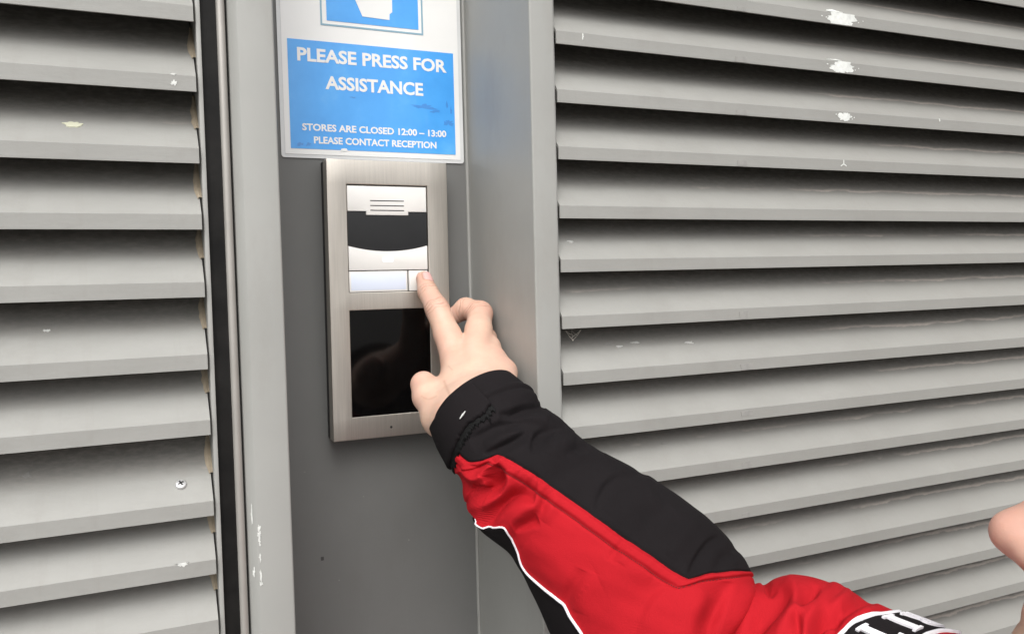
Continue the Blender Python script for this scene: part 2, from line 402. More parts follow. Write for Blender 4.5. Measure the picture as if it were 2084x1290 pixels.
# ------------------------------------------------------------------ louvres
LIP, PIT = 0.0104, 0.0445
def slat_profile():
    b, t = 0.056, 0.0013
    s = 1.0
    top = [(0.0, 0.0), (0.0, LIP-0.0006), (0.0006, LIP)] + [(y, LIP+s*y) for y in (0.02, 0.04, b)]
    bot = [(b, LIP+s*b-t*1.6), (0.0022, LIP-t*0.9), (0.0016, LIP-0.0022), (0.0016, 0.0)]
    return top+bot
PROF = slat_profile()
def make_slat(x0, x1, z, parent, first, xdata):
    if first is None:
        mb = MB(); n = len(PROF); seg = 2
        mb.prism_x(PROF, x0, x1)
        o = mb.build('slat', SLAT, None, origin=(0, 0, 0)); o.parent = parent
    else:
        o = first.copy(); COL.objects.link(o); o.parent = parent
    l = wloc(parent); o.location = (-l[0], -l[1], z+ZC-l[2])
    return o
zl_known = [0.1698, 0.1252, 0.0793, 0.0367, -0.0072, -0.0544, -0.0976, -0.1513, -0.1904, -0.2310]
zr_known = [0.2668, 0.2234, 0.1801, 0.1353, 0.0916, 0.0459, 0.0039, -0.0405, -0.0849, -0.1286, -0.1716, -0.2150, -0.2600, -0.3028, -0.3460]
def full(known, zlo, zhi):
    z = list(known)
    while z[0]+PIT < zhi: z.insert(0, z[0]+PIT)
    while z[-1]-PIT > zlo: z.append(z[-1]-PIT)
    return z
zl = full(zl_known, 0.13-ZC, ZT-0.07-ZC); zr = full(zr_known, 0.13-ZC, ZT-0.07-ZC)
door = tag(empty('louvred_door', (-0.58, 0.03, 0.1)), 'grey louvred metal door to the left of the intercom column, wide slats with open cut ends', 'door')
panel = tag(empty('louvre_panel', (1.7, 0.03, 0.1)), 'grey louvred ventilation panel to the right of the intercom column, slats marked with white paint', 'louvre')
XD = 0.0384
dslats = []; f0 = None
for z in zl:
    o = make_slat(-1.45, XD, z, door, f0, None); f0 = f0 or o; dslats.append((z, o))
pslats = []; f1 = None
for z in zr:
    o = make_slat(XR1+0.0018, 3.15, z, panel, f1, None); f1 = f1 or o; pslats.append((z, o))
MB().box(-1.45, XD+0.004, 0.062, 0.066, 0.1, ZT).build('backing_panel', BLACK, door)
MB().box(XR1+0.001, 3.15, 0.062, 0.066, 0.1, ZT).build('backing_panel', BLACK, panel)
MB().box(3.15, 3.2, -0.002, 0.06, 0.1, ZT).build('frame_post', POST, panel)
MB().box(-1.5, -1.45, -0.002, 0.06, 0.1, ZT).build('frame_post', POST, door)
# right-hand edge of the door: edge plate, gasket, aluminium strip
MB().box(0.0398, 0.0428, 0.0035, 0.060, 0.1, ZT).build('edge_plate', POST, door, bevel=0.0006)
MB().box(0.0428, 0.0536, 0.0075, 0.050, 0.1, ZT).build('gasket', RUBBER, door)
MB().tube([(0.0556, 0.0085, 0.1), (0.0556, 0.0085, ZT)], 0.0029, 20).build('aluminium_strip', TRIM, door, smooth=True)
MB().box(0.0535, 0.0575, 0.0076, 0.055, 0.1, ZT).build('gasket', RUBBER, door)
MB().box(0.0575, XL0-0.0056, 0.059, 0.063, 0.1, ZT).build('gasket', RUBBER, door)
# tan sealant smeared where each blade meets the edge plate
for i, (z, o) in enumerate(dslats):
    if not (-0.30 < z < 0.20): continue
    rg = np.random.default_rng(100+i); mb = MB(); n = 9
    y0 = 0.011+rg.uniform(-0.002, 0.004); y1 = 0.04
    wd = [0.0006+0.0026*math.sin(math.pi*min(1, (k+0.5)/n*1.1))*rg.uniform(0.6, 1.2) for k in range(n+1)]
    V = []
    for k in range(n+1):
        y = y0+(y1-y0)*k/n; zz = z+ZC+LIP+y+0.0006
        V += [(XD-wd[k], y, zz-0.0004), (XD-wd[k]*0.3, y-0.0008, zz+0.0009), (XD+0.0014, y, zz+0.0006), (XD+0.0014, y+0.001, zz-0.003)]
    F = [(k*4+j, k*4+j+1, k*4+j+5, k*4+j+4) for k in range(n) for j in range(3)]
    mb.add(V, F); mb.build('sealant', SEALANT, o, smooth=True)
# white paint marks and tape residue
def near(slats, px, py, Y=0.0):
    z = at(px, py, Y)[2]-ZC
    c = [(z-s[0], s) for s in slats if z-s[0] > -0.003]
    return min(c, key=lambda q: q[0])[1]
def lipmark(slats, px, py, rx, rz, mat, name, seed, rough=0.45, spike=0.2, clipz=True, sq=False):
    z0, o = near(slats, px, py); c = at(px, py, 0)
    P = blob(c[0], c[2], rx, rz, 90, rough, seed, spike) if not sq else [(c[0]+sx*rx*(1+0.1*math.sin(seed+k)), c[2]+sz*rz) for k, (sx, sz) in enumerate(((-1, -1), (1, -0.9), (0.9, 1), (-1.05, 0.85)))]
    lo, hi = z0+ZC+0.0002, z0+ZC+LIP+0.0002
    mb = MB(); P = [(x, min(max(z, lo), hi)) for x, z in P]
    mb.prism_y(P, -0.00025, 0.0003)
    top = [q for q in P if q[1] >= hi-1e-6]
    mb.build(name, mat, o)
def blade_hit(slats, px, py):                # where the line of sight first meets a sloping blade
    prev = None
    for y in np.linspace(0.0, 0.05, 1000):
        c = at(px, py, y); e = [c[2]-(z0+ZC+LIP+y) for z0, o in slats]
        if prev is not None:
            for k, (e0, e1) in enumerate(zip(prev, e)):
                if e0 > 0 >= e1: return y, c, slats[k][0], slats[k][1]
        prev = e
    c = at(px, py, 0.001); k = min(range(len(slats)), key=lambda q: abs(c[2]-(slats[q][0]+ZC+LIP+0.001)))
    return 0.001, c, slats[k][0], slats[k][1]
def blademark(slats, px, py, rx, ry, mat, name, seed, rough=0.5, spike=0.3):
    # mark lying on the sloping blade: find the depth at which the ray meets it
    y, c, z0, o = blade_hit(slats, px, py)
    P = blob(c[0], y, rx, ry, 30, rough, seed, spike); P = [(x, max(yy, 0.0008)) for x, yy in P]
    n = len(P); V = [(x, yy-0.00025, z0+ZC+LIP+yy+0.00025) for x, yy in P]+[(x, yy, z0+ZC+LIP+yy-0.0003) for x, yy in P]
    MB().add(V, [tuple(range(n))]+[(i, i+n, (i+1) % n+n, (i+1) % n) for i in range(n)]).build(name, mat, o)
for k, (px, py, rx, rz) in enumerate([(1712, 40, 0.0165, 0.0075), (1714, 137, 0.0125, 0.0062), (1719, 238, 0.0072, 0.0040)]):
    lipmark(pslats, px, py, rx, rz, WHITE_PAINT, 'paint_mark', 10+k, 0.26, 0.0)
    for q in range(5): lipmark(pslats, px+(-1)**q*(rx*2100*(0.75+0.13*q)), py+(-1)**q*rx*260+3*(q % 3)-3, 0.0005+0.0003*(q % 2), 0.0005, WHITE_PAINT, 'paint_mark', 500+10*k+q, 0.3, 0.0)
blademark(pslats, 1698, 27, 0.009, 0.0022, WHITE_PAINT, 'paint_mark', 33, 0.3, 0.0)
blademark(pslats, 1698, 124, 0.008, 0.0014, WHITE_PAINT, 'paint_mark', 34, 0.3, 0.0)
z0, o = near(pslats, 1717, 334); c = at(1717, 334, 0)
mb = MB()
for a in (90, 215, 330):
    r = math.radians(a); dx, dz = math.cos(r), math.sin(r)
    mb.prism_y([(c[0]-dz*0.0006, c[2]+dx*0.0006), (c[0]+dx*0.0042-dz*0.0003, c[2]+dz*0.0036+dx*0.0003), (c[0]+dx*0.0042+dz*0.0005, c[2]+dz*0.0036-dx*0.0005), (c[0]+dz*0.0006, c[2]-dx*0.0006)][::-1], -0.0002, 0.0002)
mb.build('paint_mark', WHITE_PAINT, o)
lipmark(pslats, 1186, 75, 0.0005, 0.0022, WHITE_PAINT, 'paint_mark', 51)
lipmark(pslats, 1912, 244, 0.0007, 0.0016, WHITE_PAINT, 'paint_mark', 52)
lipmark(dslats, 353, 151, 0.0013, 0.0007, WHITE_PAINT, 'paint_mark', 53)
lipmark(dslats, 354, 169, 0.0012, 0.0016, WHITE_PAINT, 'paint_mark', 54, 0.6, 0.5)
lipmark(dslats, 372, 1145, 0.0035, 0.0016, WHITE_PAINT, 'paint_mark', 55, 0.6, 0.5)
blademark(dslats, 149, 254, 0.0055, 0.0016, plain('pale_dropping', (0.55, 0.55, 0.42), 0.7), 'dropping', 56, 0.25, 0.1)
blademark(dslats, 56, 968, 0.0024, 0.001, RESIDUE, 'stain', 57)
blademark(dslats, 95, 673, 0.0015, 0.0006, WHITE_PAINT, 'scuff', 58)
for k, (px, py) in enumerate([(1260, 705), (1293, 697), (1402, 697), (1160, 492), (1352, 901), (1240, 700)]):
    blademark(pslats, px, py, 0.0022+0.0006*(k % 3), 0.0007, RESIDUE if k > 3 else plain('pale_scuff', (0.5, 0.5, 0.48), 0.6), 'scuff', 60+k)
for k, (px, py) in enumerate([(1509, 20), (1509, 124), (1509, 231), (1511, 332), (1514, 641), (1521, 746), (1520, 841), (1520, 946), (1518, 1049)]):
    lipmark(pslats, px, py, 0.0045+0.0022*((k*7) % 4)/3, 0.0022+0.0013*((k*5) % 3)/2, RESIDUE, 'tape_residue', k, sq=True)
# screw through the wide slat of the door
_, c, _, o = blade_hit(dslats, 368, 986)
nrm = Vector((0, -1, 1)).normalized(); ux = Vector((1, 0, 0)); uy = nrm.cross(ux)
def onblade(a, b, h): return tuple(Vector(c)+ux*a+uy*b+nrm*h)
V = []; rings = [(0.0036, 0.0), (0.0036, 0.0007), (0.0031, 0.0016), (0.002, 0.0021), (0.0007, 0.0023)]
for r, h in rings:
    V += [onblade(r*math.cos(2*math.pi*k/20), r*math.sin(2*math.pi*k/20), h) for k in range(20)]
F = [(i*20+k, i*20+(k+1) % 20, (i+1)*20+(k+1) % 20, (i+1)*20+k) for i in range(4) for k in range(20)]+[tuple(range(80, 100))]
scr = MB().add(V, F).build('screw', CHROME, o, smooth=True)
mb = MB()
for an in (0.5, 0.5+math.pi/2):
    ca, sa = math.cos(an), math.sin(an); q = []
    for h in (0.0020, 0.00245):
        q += [onblade(ca*x-sa*y, sa*x+ca*y, h) for x, y in ((-0.0019, -0.0005), (0.0019, -0.0005), (0.0019, 0.0005), (-0.0019, 0.0005))]
    mb.add(q, [(4, 5, 6, 7), (0, 1, 5, 4), (1, 2, 6, 5), (2, 3, 7, 6), (3, 0, 4, 7)])
mb.build('cross_slot', RECESS_BLACK, scr)
# cobweb under a slat of the right panel
cw = MB(); A = at(1151, 673, 0.012); B = at(1183, 671, 0.010); Cc = at(1166, 692, 0.012); D = at(1163, 672, 0.02)
for P, Q in ((A, Cc), (B, Cc), (D, Cc), (A, (A+B+2*Cc)/4), (B, (A+3*Cc)/4), (D, (B+Cc)/2)):
    mid = (np.asarray(P)+np.asarray(Q))/2+np.array([0, 0, -0.0006]); cw.tube([P, mid, Q], 0.00016, 5)
cw.tube([Cc+np.array([0, 0, .0005]), Cc, Cc-np.array([0, 0, .0007])], [0.0002, 0.0007, 0.0003], 8)
tag(cw.build('cobweb', WEB), 'small dusty cobweb hanging under a slat beside the right post', 'cobweb')

# ------------------------------------------------------------------ notice
SY = REC                                     # stands on the back plate
def S(x, z): return x/1000.0, z/1000.0+ZC
notice = tag(empty('notice', (0.193, SY, ZC+0.105)), 'blue and white laminated paper notice fixed above the intercom on the recessed plate', 'sign')
SX0, SX1, SZ0, SZ1 = 111.6, 273.4, 105.2, 338.0
def sheet(name, x0, x1, z0, z1, yoff, mat, parent, th=0.0004, r=1.5):
    P = [S(*p) for p in rrect(x0, x1, z0, z1, r)]
    return MB().prism_y(P[::-1], SY-yoff-th, SY-yoff).build(name, mat, parent)
sheet('laminate_pouch', SX0, SX1, SZ0, SZ1, 0.0, POUCH, notice, 0.0012, 2.5)
paper = sheet('paper', SX0+3.2, SX1-3.4, SZ0+3.0, SZ1-4, 0.0012, PAPER, notice, 0.0004, 0.5)
bp = sheet('blue_panel', 119.4, 265.4, 112.8, 203.0, 0.0016, BLUE, notice, 0.0003, 0.3)
mb = MB()
def rect(x0, x1, z0, z1): return [S(x0, z0), S(x1, z0), S(x1, z1), S(x0, z1)]
mb.frame_y(rect(147.5, 237.9, 216.5, 307.0), rect(149.0, 236.4, 218.0, 305.5), SY-0.0019, SY-0.0016)
mb.build('picture_border', EDGE_BLUE, notice)
pic = sheet('picture', 152.8, 233.6, 220.9, 302.0, 0.0016, BLUE, notice, 0.0003, 0.3)
# white pictogram of a hand: wrist and cuff at the bottom, outline running up out of the frame
hand_pts = [(177.2, 241.6), (183.6, 227.2), (207.3, 226.6), (207.6, 231.6), (210.0, 233.6), (210.4, 262), (208.8, 269), (203.5, 270), (201.5, 265.5), (198.5, 272), (193.5, 272.5), (191.5, 268), (189.5, 291), (185.5, 293), (182, 291), (181.6, 257), (175.6, 262.5), (171.5, 259.5), (172.4, 254)]
MB().prism_y([S(*p) for p in hand_pts], SY-0.0022, SY-0.0019).build('pictogram', PAPER, pic)
for k, (x, z, rx, rz) in enumerate([(237, 154, 9.5, 1.6), (247, 150.5, 4, 1.0), (258.2, 157, 0.7, 3), (262, 152, 0.8, 2.4), (173, 158, 2.2, 0.5), (127, 116.4, 2.6, 1.0), (134, 116.6, 1.8, 1.0), (259, 141, 3.5, 2.4)]):
    MB().prism_y([S(*p) for p in blob(x, z, rx, rz, 30, 0.5, 200+k, 0.3)], SY-0.00205, SY-0.0019).build('scuff', BLUE_DARK, bp)
MB().prism_y([S(*p) for p in blob(164, 113.0, 3.2, 1.2, 26, 0.2, 77)], SY-0.00206, SY-0.0019).build('tear', PAPER, bp)

def text(body, x0, x1, zb, cap, yfront, mat, name, parent, bold=0.02, to=None):
    cu = bpy.data.curves.new('t', 'FONT'); cu.body = body; cu.size = 1.0; cu.offset = bold; cu.extrude = 0.0; cu.resolution_u = 3
    ob = bpy.data.objects.new('t', cu); COL.objects.link(ob)
    bpy.context.view_layer.update()
    dg = bpy.context.evaluated_depsgraph_get()
    me = bpy.data.meshes.new_from_object(ob.evaluated_get(dg))
    V = np.array([v.co[:] for v in me.vertices]); F = [tuple(p.vertices) for p in me.polygons]
    bpy.data.objects.remove(ob); bpy.data.curves.remove(cu); bpy.data.meshes.remove(me)
    lo, hi = V.min(0), V.max(0)
    capfont = 0.0
    X = x0+(V[:, 0]-lo[0])/(hi[0]-lo[0])*(x1-x0); Z = zb+(V[:, 1]-lo[1])/(hi[1]-lo[1])*cap
    W = [(X[i]/1000, yfront, Z[i]/1000+ZC) for i in range(len(V))]
    o = mesh(name, W, F, mat, parent)
    bm = bmesh.new(); bm.from_mesh(o.data)
    bmesh.ops.recalc_face_normals(bm, faces=bm.faces)
    if bm.faces and bm.faces[:][0].normal.y > 0: bmesh.ops.reverse_faces(bm, faces=bm.faces)
    g = bmesh.ops.extrude_face_region(bm, geom=bm.faces[:])
    bmesh.ops.translate(bm, verts=[v for v in g['geom'] if isinstance(v, bmesh.types.BMVert)], vec=(0, 0.00012, 0))
    bmesh.ops.recalc_face_normals(bm, faces=bm.faces)
    bm.to_mesh(o.data); bm.free(); return o
ty = SY-0.0021
text('PLEASE PRESS FOR', 127.2, 258.8, 185.2, 11.4, ty, PAPER, 'lettering', bp, 0.030)
text('ASSISTANCE', 149.8, 236.2, 163.2, 11.4, ty, PAPER, 'lettering', bp, 0.030)
text('STORES ARE CLOSED 12:00 – 13:00', 129.2, 256.8, 127.9, 6.0, ty, PAPER, 'lettering', bp, 0.030)
text('PLEASE CONTACT RECEPTION', 138.6, 247.2, 117.4, 6.0, ty, PAPER, 'lettering', bp, 0.030)

# ------------------------------------------------------------------ intercom
IT = 0.0243
IX, IZ = 0.1434, 0.1021+ZC
IW, IH = 0.1050, 0.2345
YF = REC-IT
TILT = math.radians(0.45)
icom = tag(empty('intercom', (IX+IW/2, REC, IZ-IH)), 'brushed steel door intercom with camera, call button and black screen on the recessed plate', 'intercom')
def I(x, z):                                 # millimetres from the frame's top left corner; hangs a touch out of true
    x, z = x/1000, z/1000
    return IX+x*math.cos(TILT)+z*math.sin(TILT)*0.9, IZ+z*math.cos(TILT)-x*math.sin(TILT)*0.3
def irect(x0, x1, z0, z1): return [I(x0, z0), I(x1, z0), I(x1, z1), I(x0, z1)]
Wm, Hm = IW*1000, IH*1000
back = MB().prism_y(irect(0.6, Wm-0.6, -Hm+0.6, -0.6), YF+0.013, REC).build('back_box', HOUSING, icom)
# front frame: bars round two openings
ox0, ox1 = 16.4, 86.6
o1t, o1b, o2t, o2b = -20.4, -110.8, -125.6, -215.4
mb = MB()
xs = [0, ox0, ox1, Wm]; zs = [-Hm, o2b, o2t, o1b, o1t, 0]
idx = {}
V = []; F = []
for y in (YF, YF+0.0135):
    for i, x in enumerate(xs):
        for j, z in enumerate(zs):
            p = I(x, z); idx[(y, i, j)] = len(V); V.append((p[0], y, p[1]))
hole = {(1, 1), (1, 3)}
y0, y1 = YF, YF+0.0135
for i in range(3):
    for j in range(5):
        if (i, j) in hole: continue
        F.append((idx[y0, i, j], idx[y0, i+1, j], idx[y0, i+1, j+1], idx[y0, i, j+1]))
        F.append((idx[y1, i, j], idx[y1, i, j+1], idx[y1, i+1, j+1], idx[y1, i+1, j]))
        for (a, b, di, dj) in (((i, j), (i+1, j), 0, -1), ((i+1, j), (i+1, j+1), 1, 0), ((i+1, j+1), (i, j+1), 0, 1), ((i, j+1), (i, j), -1, 0)):
            ni, nj = i+di, j+dj
            if not (0 <= ni < 3 and 0 <= nj < 5) or (ni, nj) in hole:
                F.append((idx[(y0,)+a], idx[(y1,)+a], idx[(y1,)+b], idx[(y0,)+b]))
fr = MB(); fr.V = V; fr.F = F; frame = fr.build('frame', STEEL, icom)
bm = bmesh.new(); bm.from_mesh(frame.data)
es = [e for e in bm.edges if len(e.link_faces) == 2 and e.calc_face_angle(0) > 1.0]
bmesh.ops.bevel(bm, geom=es, offset=0.0007, segments=3, profile=0.5, affect='EDGES', clamp_overlap=True)
bm.to_mesh(frame.data); bm.free(); frame.data.polygons.foreach_set('use_smooth', [True]*len(frame.data.polygons)); frame.data.set_sharp_from_angle(angle=math.radians(30))
# floor of the upper opening
MB().prism_y(irect(ox0-0.5, ox1+0.5, o1b-0.5, o1t+0.5), YF+0.006, YF+0.0125).build('module_well', RECESS_BLACK, icom)
# speaker panel with its tab and three slots
sp = [(17.0, -21.6), (17.0, -42.6), (32.8, -42.6), (32.8, -45.8), (69.4, -45.8), (69.4, -42.8), (85.7, -42.8), (85.7, -21.6)]
spk = MB().prism_y([I(*p) for p in sp], YF+0.0008, YF+0.006).build('speaker_panel', WPLASTIC, icom, bevel=0.0003)
for z in (-33.8, -37.9, -41.9):
    MB().prism_y([I(*p) for p in rrect(36.2, 65.8, z-0.42, z+0.42, 0.4, 3)], YF+0.00075, YF+0.002).build('speaker_slot', RECESS_BLACK, spk)
# smoked camera window with a curved lower edge
arc = [(16.9+(85.9-16.9)*k/24, -71.2-4.6*(1-((k-12)/12)**2)) for k in range(25)]
win = [(85.9, -43.1), (69.8, -43.1), (69.8, -46.2), (32.4, -46.2), (32.4, -42.9), (16.9, -42.9)]+arc
MB().prism_y([I(*p) for p in win], YF+0.0015, YF+0.006).build('camera_window', LENS, icom)
low = [(85.7, -92.2), (85.7, -71.7)]+[(x, z-0.55) for x, z in arc[::-1]][1:-1]+[(17.0, -71.7), (17.0, -92.2)]
lowp = MB().prism_y([I(*p) for p in low][::-1], YF+0.0006, YF+0.006).build('lower_cover', WPLASTIC, icom, bevel=0.0003)
MB().prism_y([I(*p) for p in rrect(45.6, 55.6, -85.4, -80.8, 2.0)], YF+0.00055, YF+0.001).build('indicator_light', INDICATOR, lowp)
MB().prism_y(irect(17.0, 67.4, -110.3, -93.0), YF+0.0010, YF+0.006).build('nameplate_surround', WPLASTIC, icom, bevel=0.0003)
MB().prism_y(irect(18.4, 66.0, -109.0, -94.4), YF+0.0008, YF+0.004).build('nameplate', NAMEPLATE, icom, bevel=0.0003)
MB().prism_y(irect(68.8, 85.3, -110.2, -93.0), YF+0.0008, YF+0.006).build('call_button', WPLASTIC, icom, bevel=0.0004)
MB().prism_y(irect(ox0-0.3, ox1+0.3, o2b-0.3, o2t+0.3), YF+0.0012, YF+0.0125).build('screen', SCREEN, icom)
p = I(49.6, -226.4)
V = []; n = 14
MB().prism_y([(p[0]+0.0011*math.cos(2*math.pi*k/n), p[1]+0.0011*math.sin(2*math.pi*k/n)) for k in range(n)], YF-0.00012, YF+0.002).build('screw_hole', RECESS_BLACK, frame)
#@@PERSON@@
# ------------------------------------------------------------------ person: signed distance body, meshed with surface nets
def cone(P, a, b, r1, r2):
    a = np.asarray(a); ba = np.asarray(b)-a
    t = np.clip(((P-a)@ba)/(ba@ba), 0, 1)
    return np.linalg.norm(P-a-t[:, None]*ba, axis=1)-(r1+(r2-r1)*t)
def ell(P, c, R, rad):
    q = (P-np.asarray(c))@R; rad = np.asarray(rad)
    k0 = np.linalg.norm(q/rad, axis=1); k1 = np.linalg.norm(q/rad**2, axis=1)+1e-9
    return k0*(k0-1)/k1
def smin(a, b, k):
    h = np.maximum(k-np.abs(a-b), 0)/k
    return np.minimum(a, b)-h*h*k*0.25
def surface_nets(fn, xs, ys, zs, B=8, margin=1.15, project=2):
    """fn(P)->d ; rectilinear grid ; sparse over blocks of B cells"""
    ax = [np.asarray(a) for a in (xs, ys, zs)]
    n = [len(a)-1 for a in ax]; nb = [-(-k//B) for k in n]
    full = []
    for a, k, b in zip(ax, n, nb):
        need = b*B+1-len(a); full.append(np.concatenate([a, a[-1]+(a[-1]-a[-2])*np.arange(1, need+1)]) if need > 0 else a)
    ax = full; N = [len(a) for a in ax]
    cen = [0.5*(a[0:-1:B][:b]+a[B::B][:b]) for a, b in zip(ax, nb)]
    hal = [0.5*(a[B::B][:b]-a[0:-1:B][:b]) for a, b in zip(ax, nb)]
    gi = np.stack(np.meshgrid(*[np.arange(b) for b in nb], indexing='ij'), -1).reshape(-1, 3)
    C = np.stack([cen[k][gi[:, k]] for k in range(3)], 1); Hd = np.linalg.norm(np.stack([hal[k][gi[:, k]] for k in range(3)], 1), axis=1)
    D = np.concatenate([fn(C[i:i+60000]) for i in range(0, len(C), 60000)])
    gi = gi[np.abs(D) < Hd*margin+0.003]
    vid = []; vpos = []; quads = []
    st1, st0 = N[2], N[1]*N[2]
    loc = np.arange(B+1)
    for s in range(0, len(gi), 96):
        g = gi[s:s+96]*B; nbk = len(g)
        ix = g[:, 0, None]+loc; iy = g[:, 1, None]+loc; iz = g[:, 2, None]+loc
        X = np.broadcast_to(ax[0][ix][:, :, None, None], (nbk, B+1, B+1, B+1)); Y = np.broadcast_to(ax[1][iy][:, None, :, None], X.shape); Z = np.broadcast_to(ax[2][iz][:, None, None, :], X.shape)
        d = fn(np.stack([X, Y, Z], -1).reshape(-1, 3)).reshape(X.shape)
        sg = d < 0
        cs = sum(sg[:, a:a+B, b:b+B, c:c+B].astype(np.int8) for a in (0, 1) for b in (0, 1) for c in (0, 1))
        act = (cs > 0) & (cs < 8)
        bi, ci, cj, ck = np.nonzero(act)
        if not len(bi): continue
        acc = np.zeros((len(bi), 3)); cnt = np.zeros(len(bi))
        cor = [(a, b, c) for a in (0, 1) for b in (0, 1) for c in (0, 1)]
        dv = {k: d[bi, ci+k[0], cj+k[1], ck+k[2]] for k in cor}
        pv = {k: np.stack([X[bi, ci+k[0], cj+k[1], ck+k[2]], Y[bi, ci+k[0], cj+k[1], ck+k[2]], Z[bi, ci+k[0], cj+k[1], ck+k[2]]], 1) for k in cor}
        for k in cor:
            for axx in range(3):
                if k[axx]: continue
                k2 = list(k); k2[axx] = 1; k2 = tuple(k2)
                cr = (dv[k] < 0) != (dv[k2] < 0)
                t = np.where(cr, dv[k]/np.where(cr, dv[k]-dv[k2], 1), 0)
                acc += np.where(cr[:, None], pv[k]+t[:, None]*(pv[k2]-pv[k]), 0); cnt += cr
        vpos.append(acc/cnt[:, None])
        gx, gy, gz = g[bi, 0]+ci, g[bi, 1]+cj, g[bi, 2]+ck
        vid.append(gx.astype(np.int64)*st0+gy*st1+gz)
        for axx in range(3):
            sl0 = sg[:, :B, :B, :B]
            sl1 = sg[:, 1:, :B, :B] if axx == 0 else sg[:, :B, 1:, :B] if axx == 1 else sg[:, :B, :B, 1:]
            bi2, a, b, c = np.nonzero(sl0 != sl1)
            if not len(bi2): continue
            base = (g[bi2, 0]+a).astype(np.int64)*st0+(g[bi2, 1]+b)*st1+(g[bi2, 2]+c)
            u, v = [(st1, 1), (1, st0), (st0, st1)][axx]
            q = np.stack([base-u-v, base-v, base, base-u], 1)
            fl = ~sl0[bi2, a, b, c]
            q[fl] = q[fl][:, ::-1]; quads.append(q)
    vid = np.concatenate(vid); V = np.concatenate(vpos); Q = np.concatenate(quads)
    o = np.argsort(vid); vid = vid[o]; V = V[o]
    k = np.searchsorted(vid, Q); k = np.minimum(k, len(vid)-1)
    ok = (vid[k] == Q).all(1); Q = k[ok]
    for _ in range(project):
        e = 2e-4
        for i in range(0, len(V), 50000):
            p = V[i:i+50000]; d0 = fn(p)
            G = np.stack([fn(p+np.eye(3)[j]*e)-d0 for j in range(3)], 1)/e
            V[i:i+50000] = p-G*(np.clip(d0, -0.002, 0.002)/np.maximum((G*G).sum(1), 0.2))[:, None]
    return V, Q

# --- skeleton of the pressing hand (right hand, back of the hand towards the camera)
J = lambda px, py, Y: at(px, py, Y)
FING = [   # joints and radii from the knuckle to the tip
    ('index', [J(931, 735, .050), J(911, 682, .066), J(890, 629, .080), J(871, 595, .0945), J(862.5, 567, .1030)], [.0132, .0108, .0098, .0082, .0066]),
    ('middle', [J(969, 716, .046), J(974, 672, .063), J(977, 638, .081), J(948, 628, .096), J(929, 640, .101)], [.0132, .0110, .0104, .0090, .0078]),
    ('ring', [J(1000, 735, .037), J(993, 708, .055), J(987, 690, .074), J(962, 697, .083), J(952, 718, .074)], [.0122, .0102, .0096, .0084, .0074]),
    ('little', [J(1024, 758, .026), J(1013, 740, .042), J(1003, 730, .057), J(982, 742, .063), J(976, 760, .054)], [.0108, .0088, .0082, .0074, .0066]),
]
THUMB = ([J(948, 862, -.012), J(903, 846, .004), J(872, 806, .022), J(862, 782, .034)], [.0165, .0145, .0118, .0102])
WR_R, WR_U = J(938, 862, -.018), J(1004, 822, -.022)
MID_W = (WR_R+WR_U)/2
AXP = None
def palm_d(P):
    d = None
    for (nm, j, r), wgt in zip(FING, (0.05, .38, .72, 1.0)):
        w0 = WR_R+(WR_U-WR_R)*wgt
        c = cone(P, w0, j[0], .0185, r[0])
        d = c if d is None else smin(d, c, .0065)
    # hollow of the palm towards the wall, thumb mound
    tb, tr = THUMB
    c = cone(P, WR_R, tb[1], .0175, .0148); d = smin(d, c, .012)
    c = cone(P, tb[1], (FING[0][1][0]*0.55+WR_R*0.45), .011, .013); d = smin(d, c, .012)
    return d
def finger_d(P, j, r):
    d = None
    for k in range(len(j)-1):
        c = cone(P, j[k], j[k+1], r[k], r[k+1]); d = c if d is None else smin(d, c, .0035)
    return d
def crease(P, j, r):
    """shallow skin folds over the finger joints"""
    a = np.zeros(len(P))
    for k in (2, 3):
        t = j[k+1]-j[k-1]; t = t/np.linalg.norm(t); s = (P-j[k])@t
        near_ = np.exp(-(np.linalg.norm(P-j[k], axis=1)/(r[k]*1.7))**4)
        for off, amp in ((-.0028, .0004), (0.0, .0006), (.0026, .00042)):
            a += near_*amp*np.exp(-((s-off-0.0004*np.sin(700*(P[:, 0]+P[:, 2])))/.0005)**2)
    return a
def hand_d(P):
    d = palm_d(P)
    for nm, j, r in FING:
        f = finger_d(P, j, r)
        if nm in ('index', 'middle'): f = f+crease(P, j, r)
        d = smin(d, f, .0032)
    tb, tr = THUMB
    f = finger_d(P, tb, tr); d = smin(d, f, .006)
    # tendons and knuckles on the back of the hand
    for (nm, j, r), wgt in zip(FING, (0.15, .40, .70, .95)):
        w0 = WR_R+(WR_U-WR_R)*wgt
        tow = CAM-j[0]; tow = tow/np.linalg.norm(tow)
        c = cone(P, w0*0.35+j[0]*0.65+tow*.0125, j[0]+tow*(r[0]*.62), .0022, .0060); d = smin(d, c, .008)
    return d

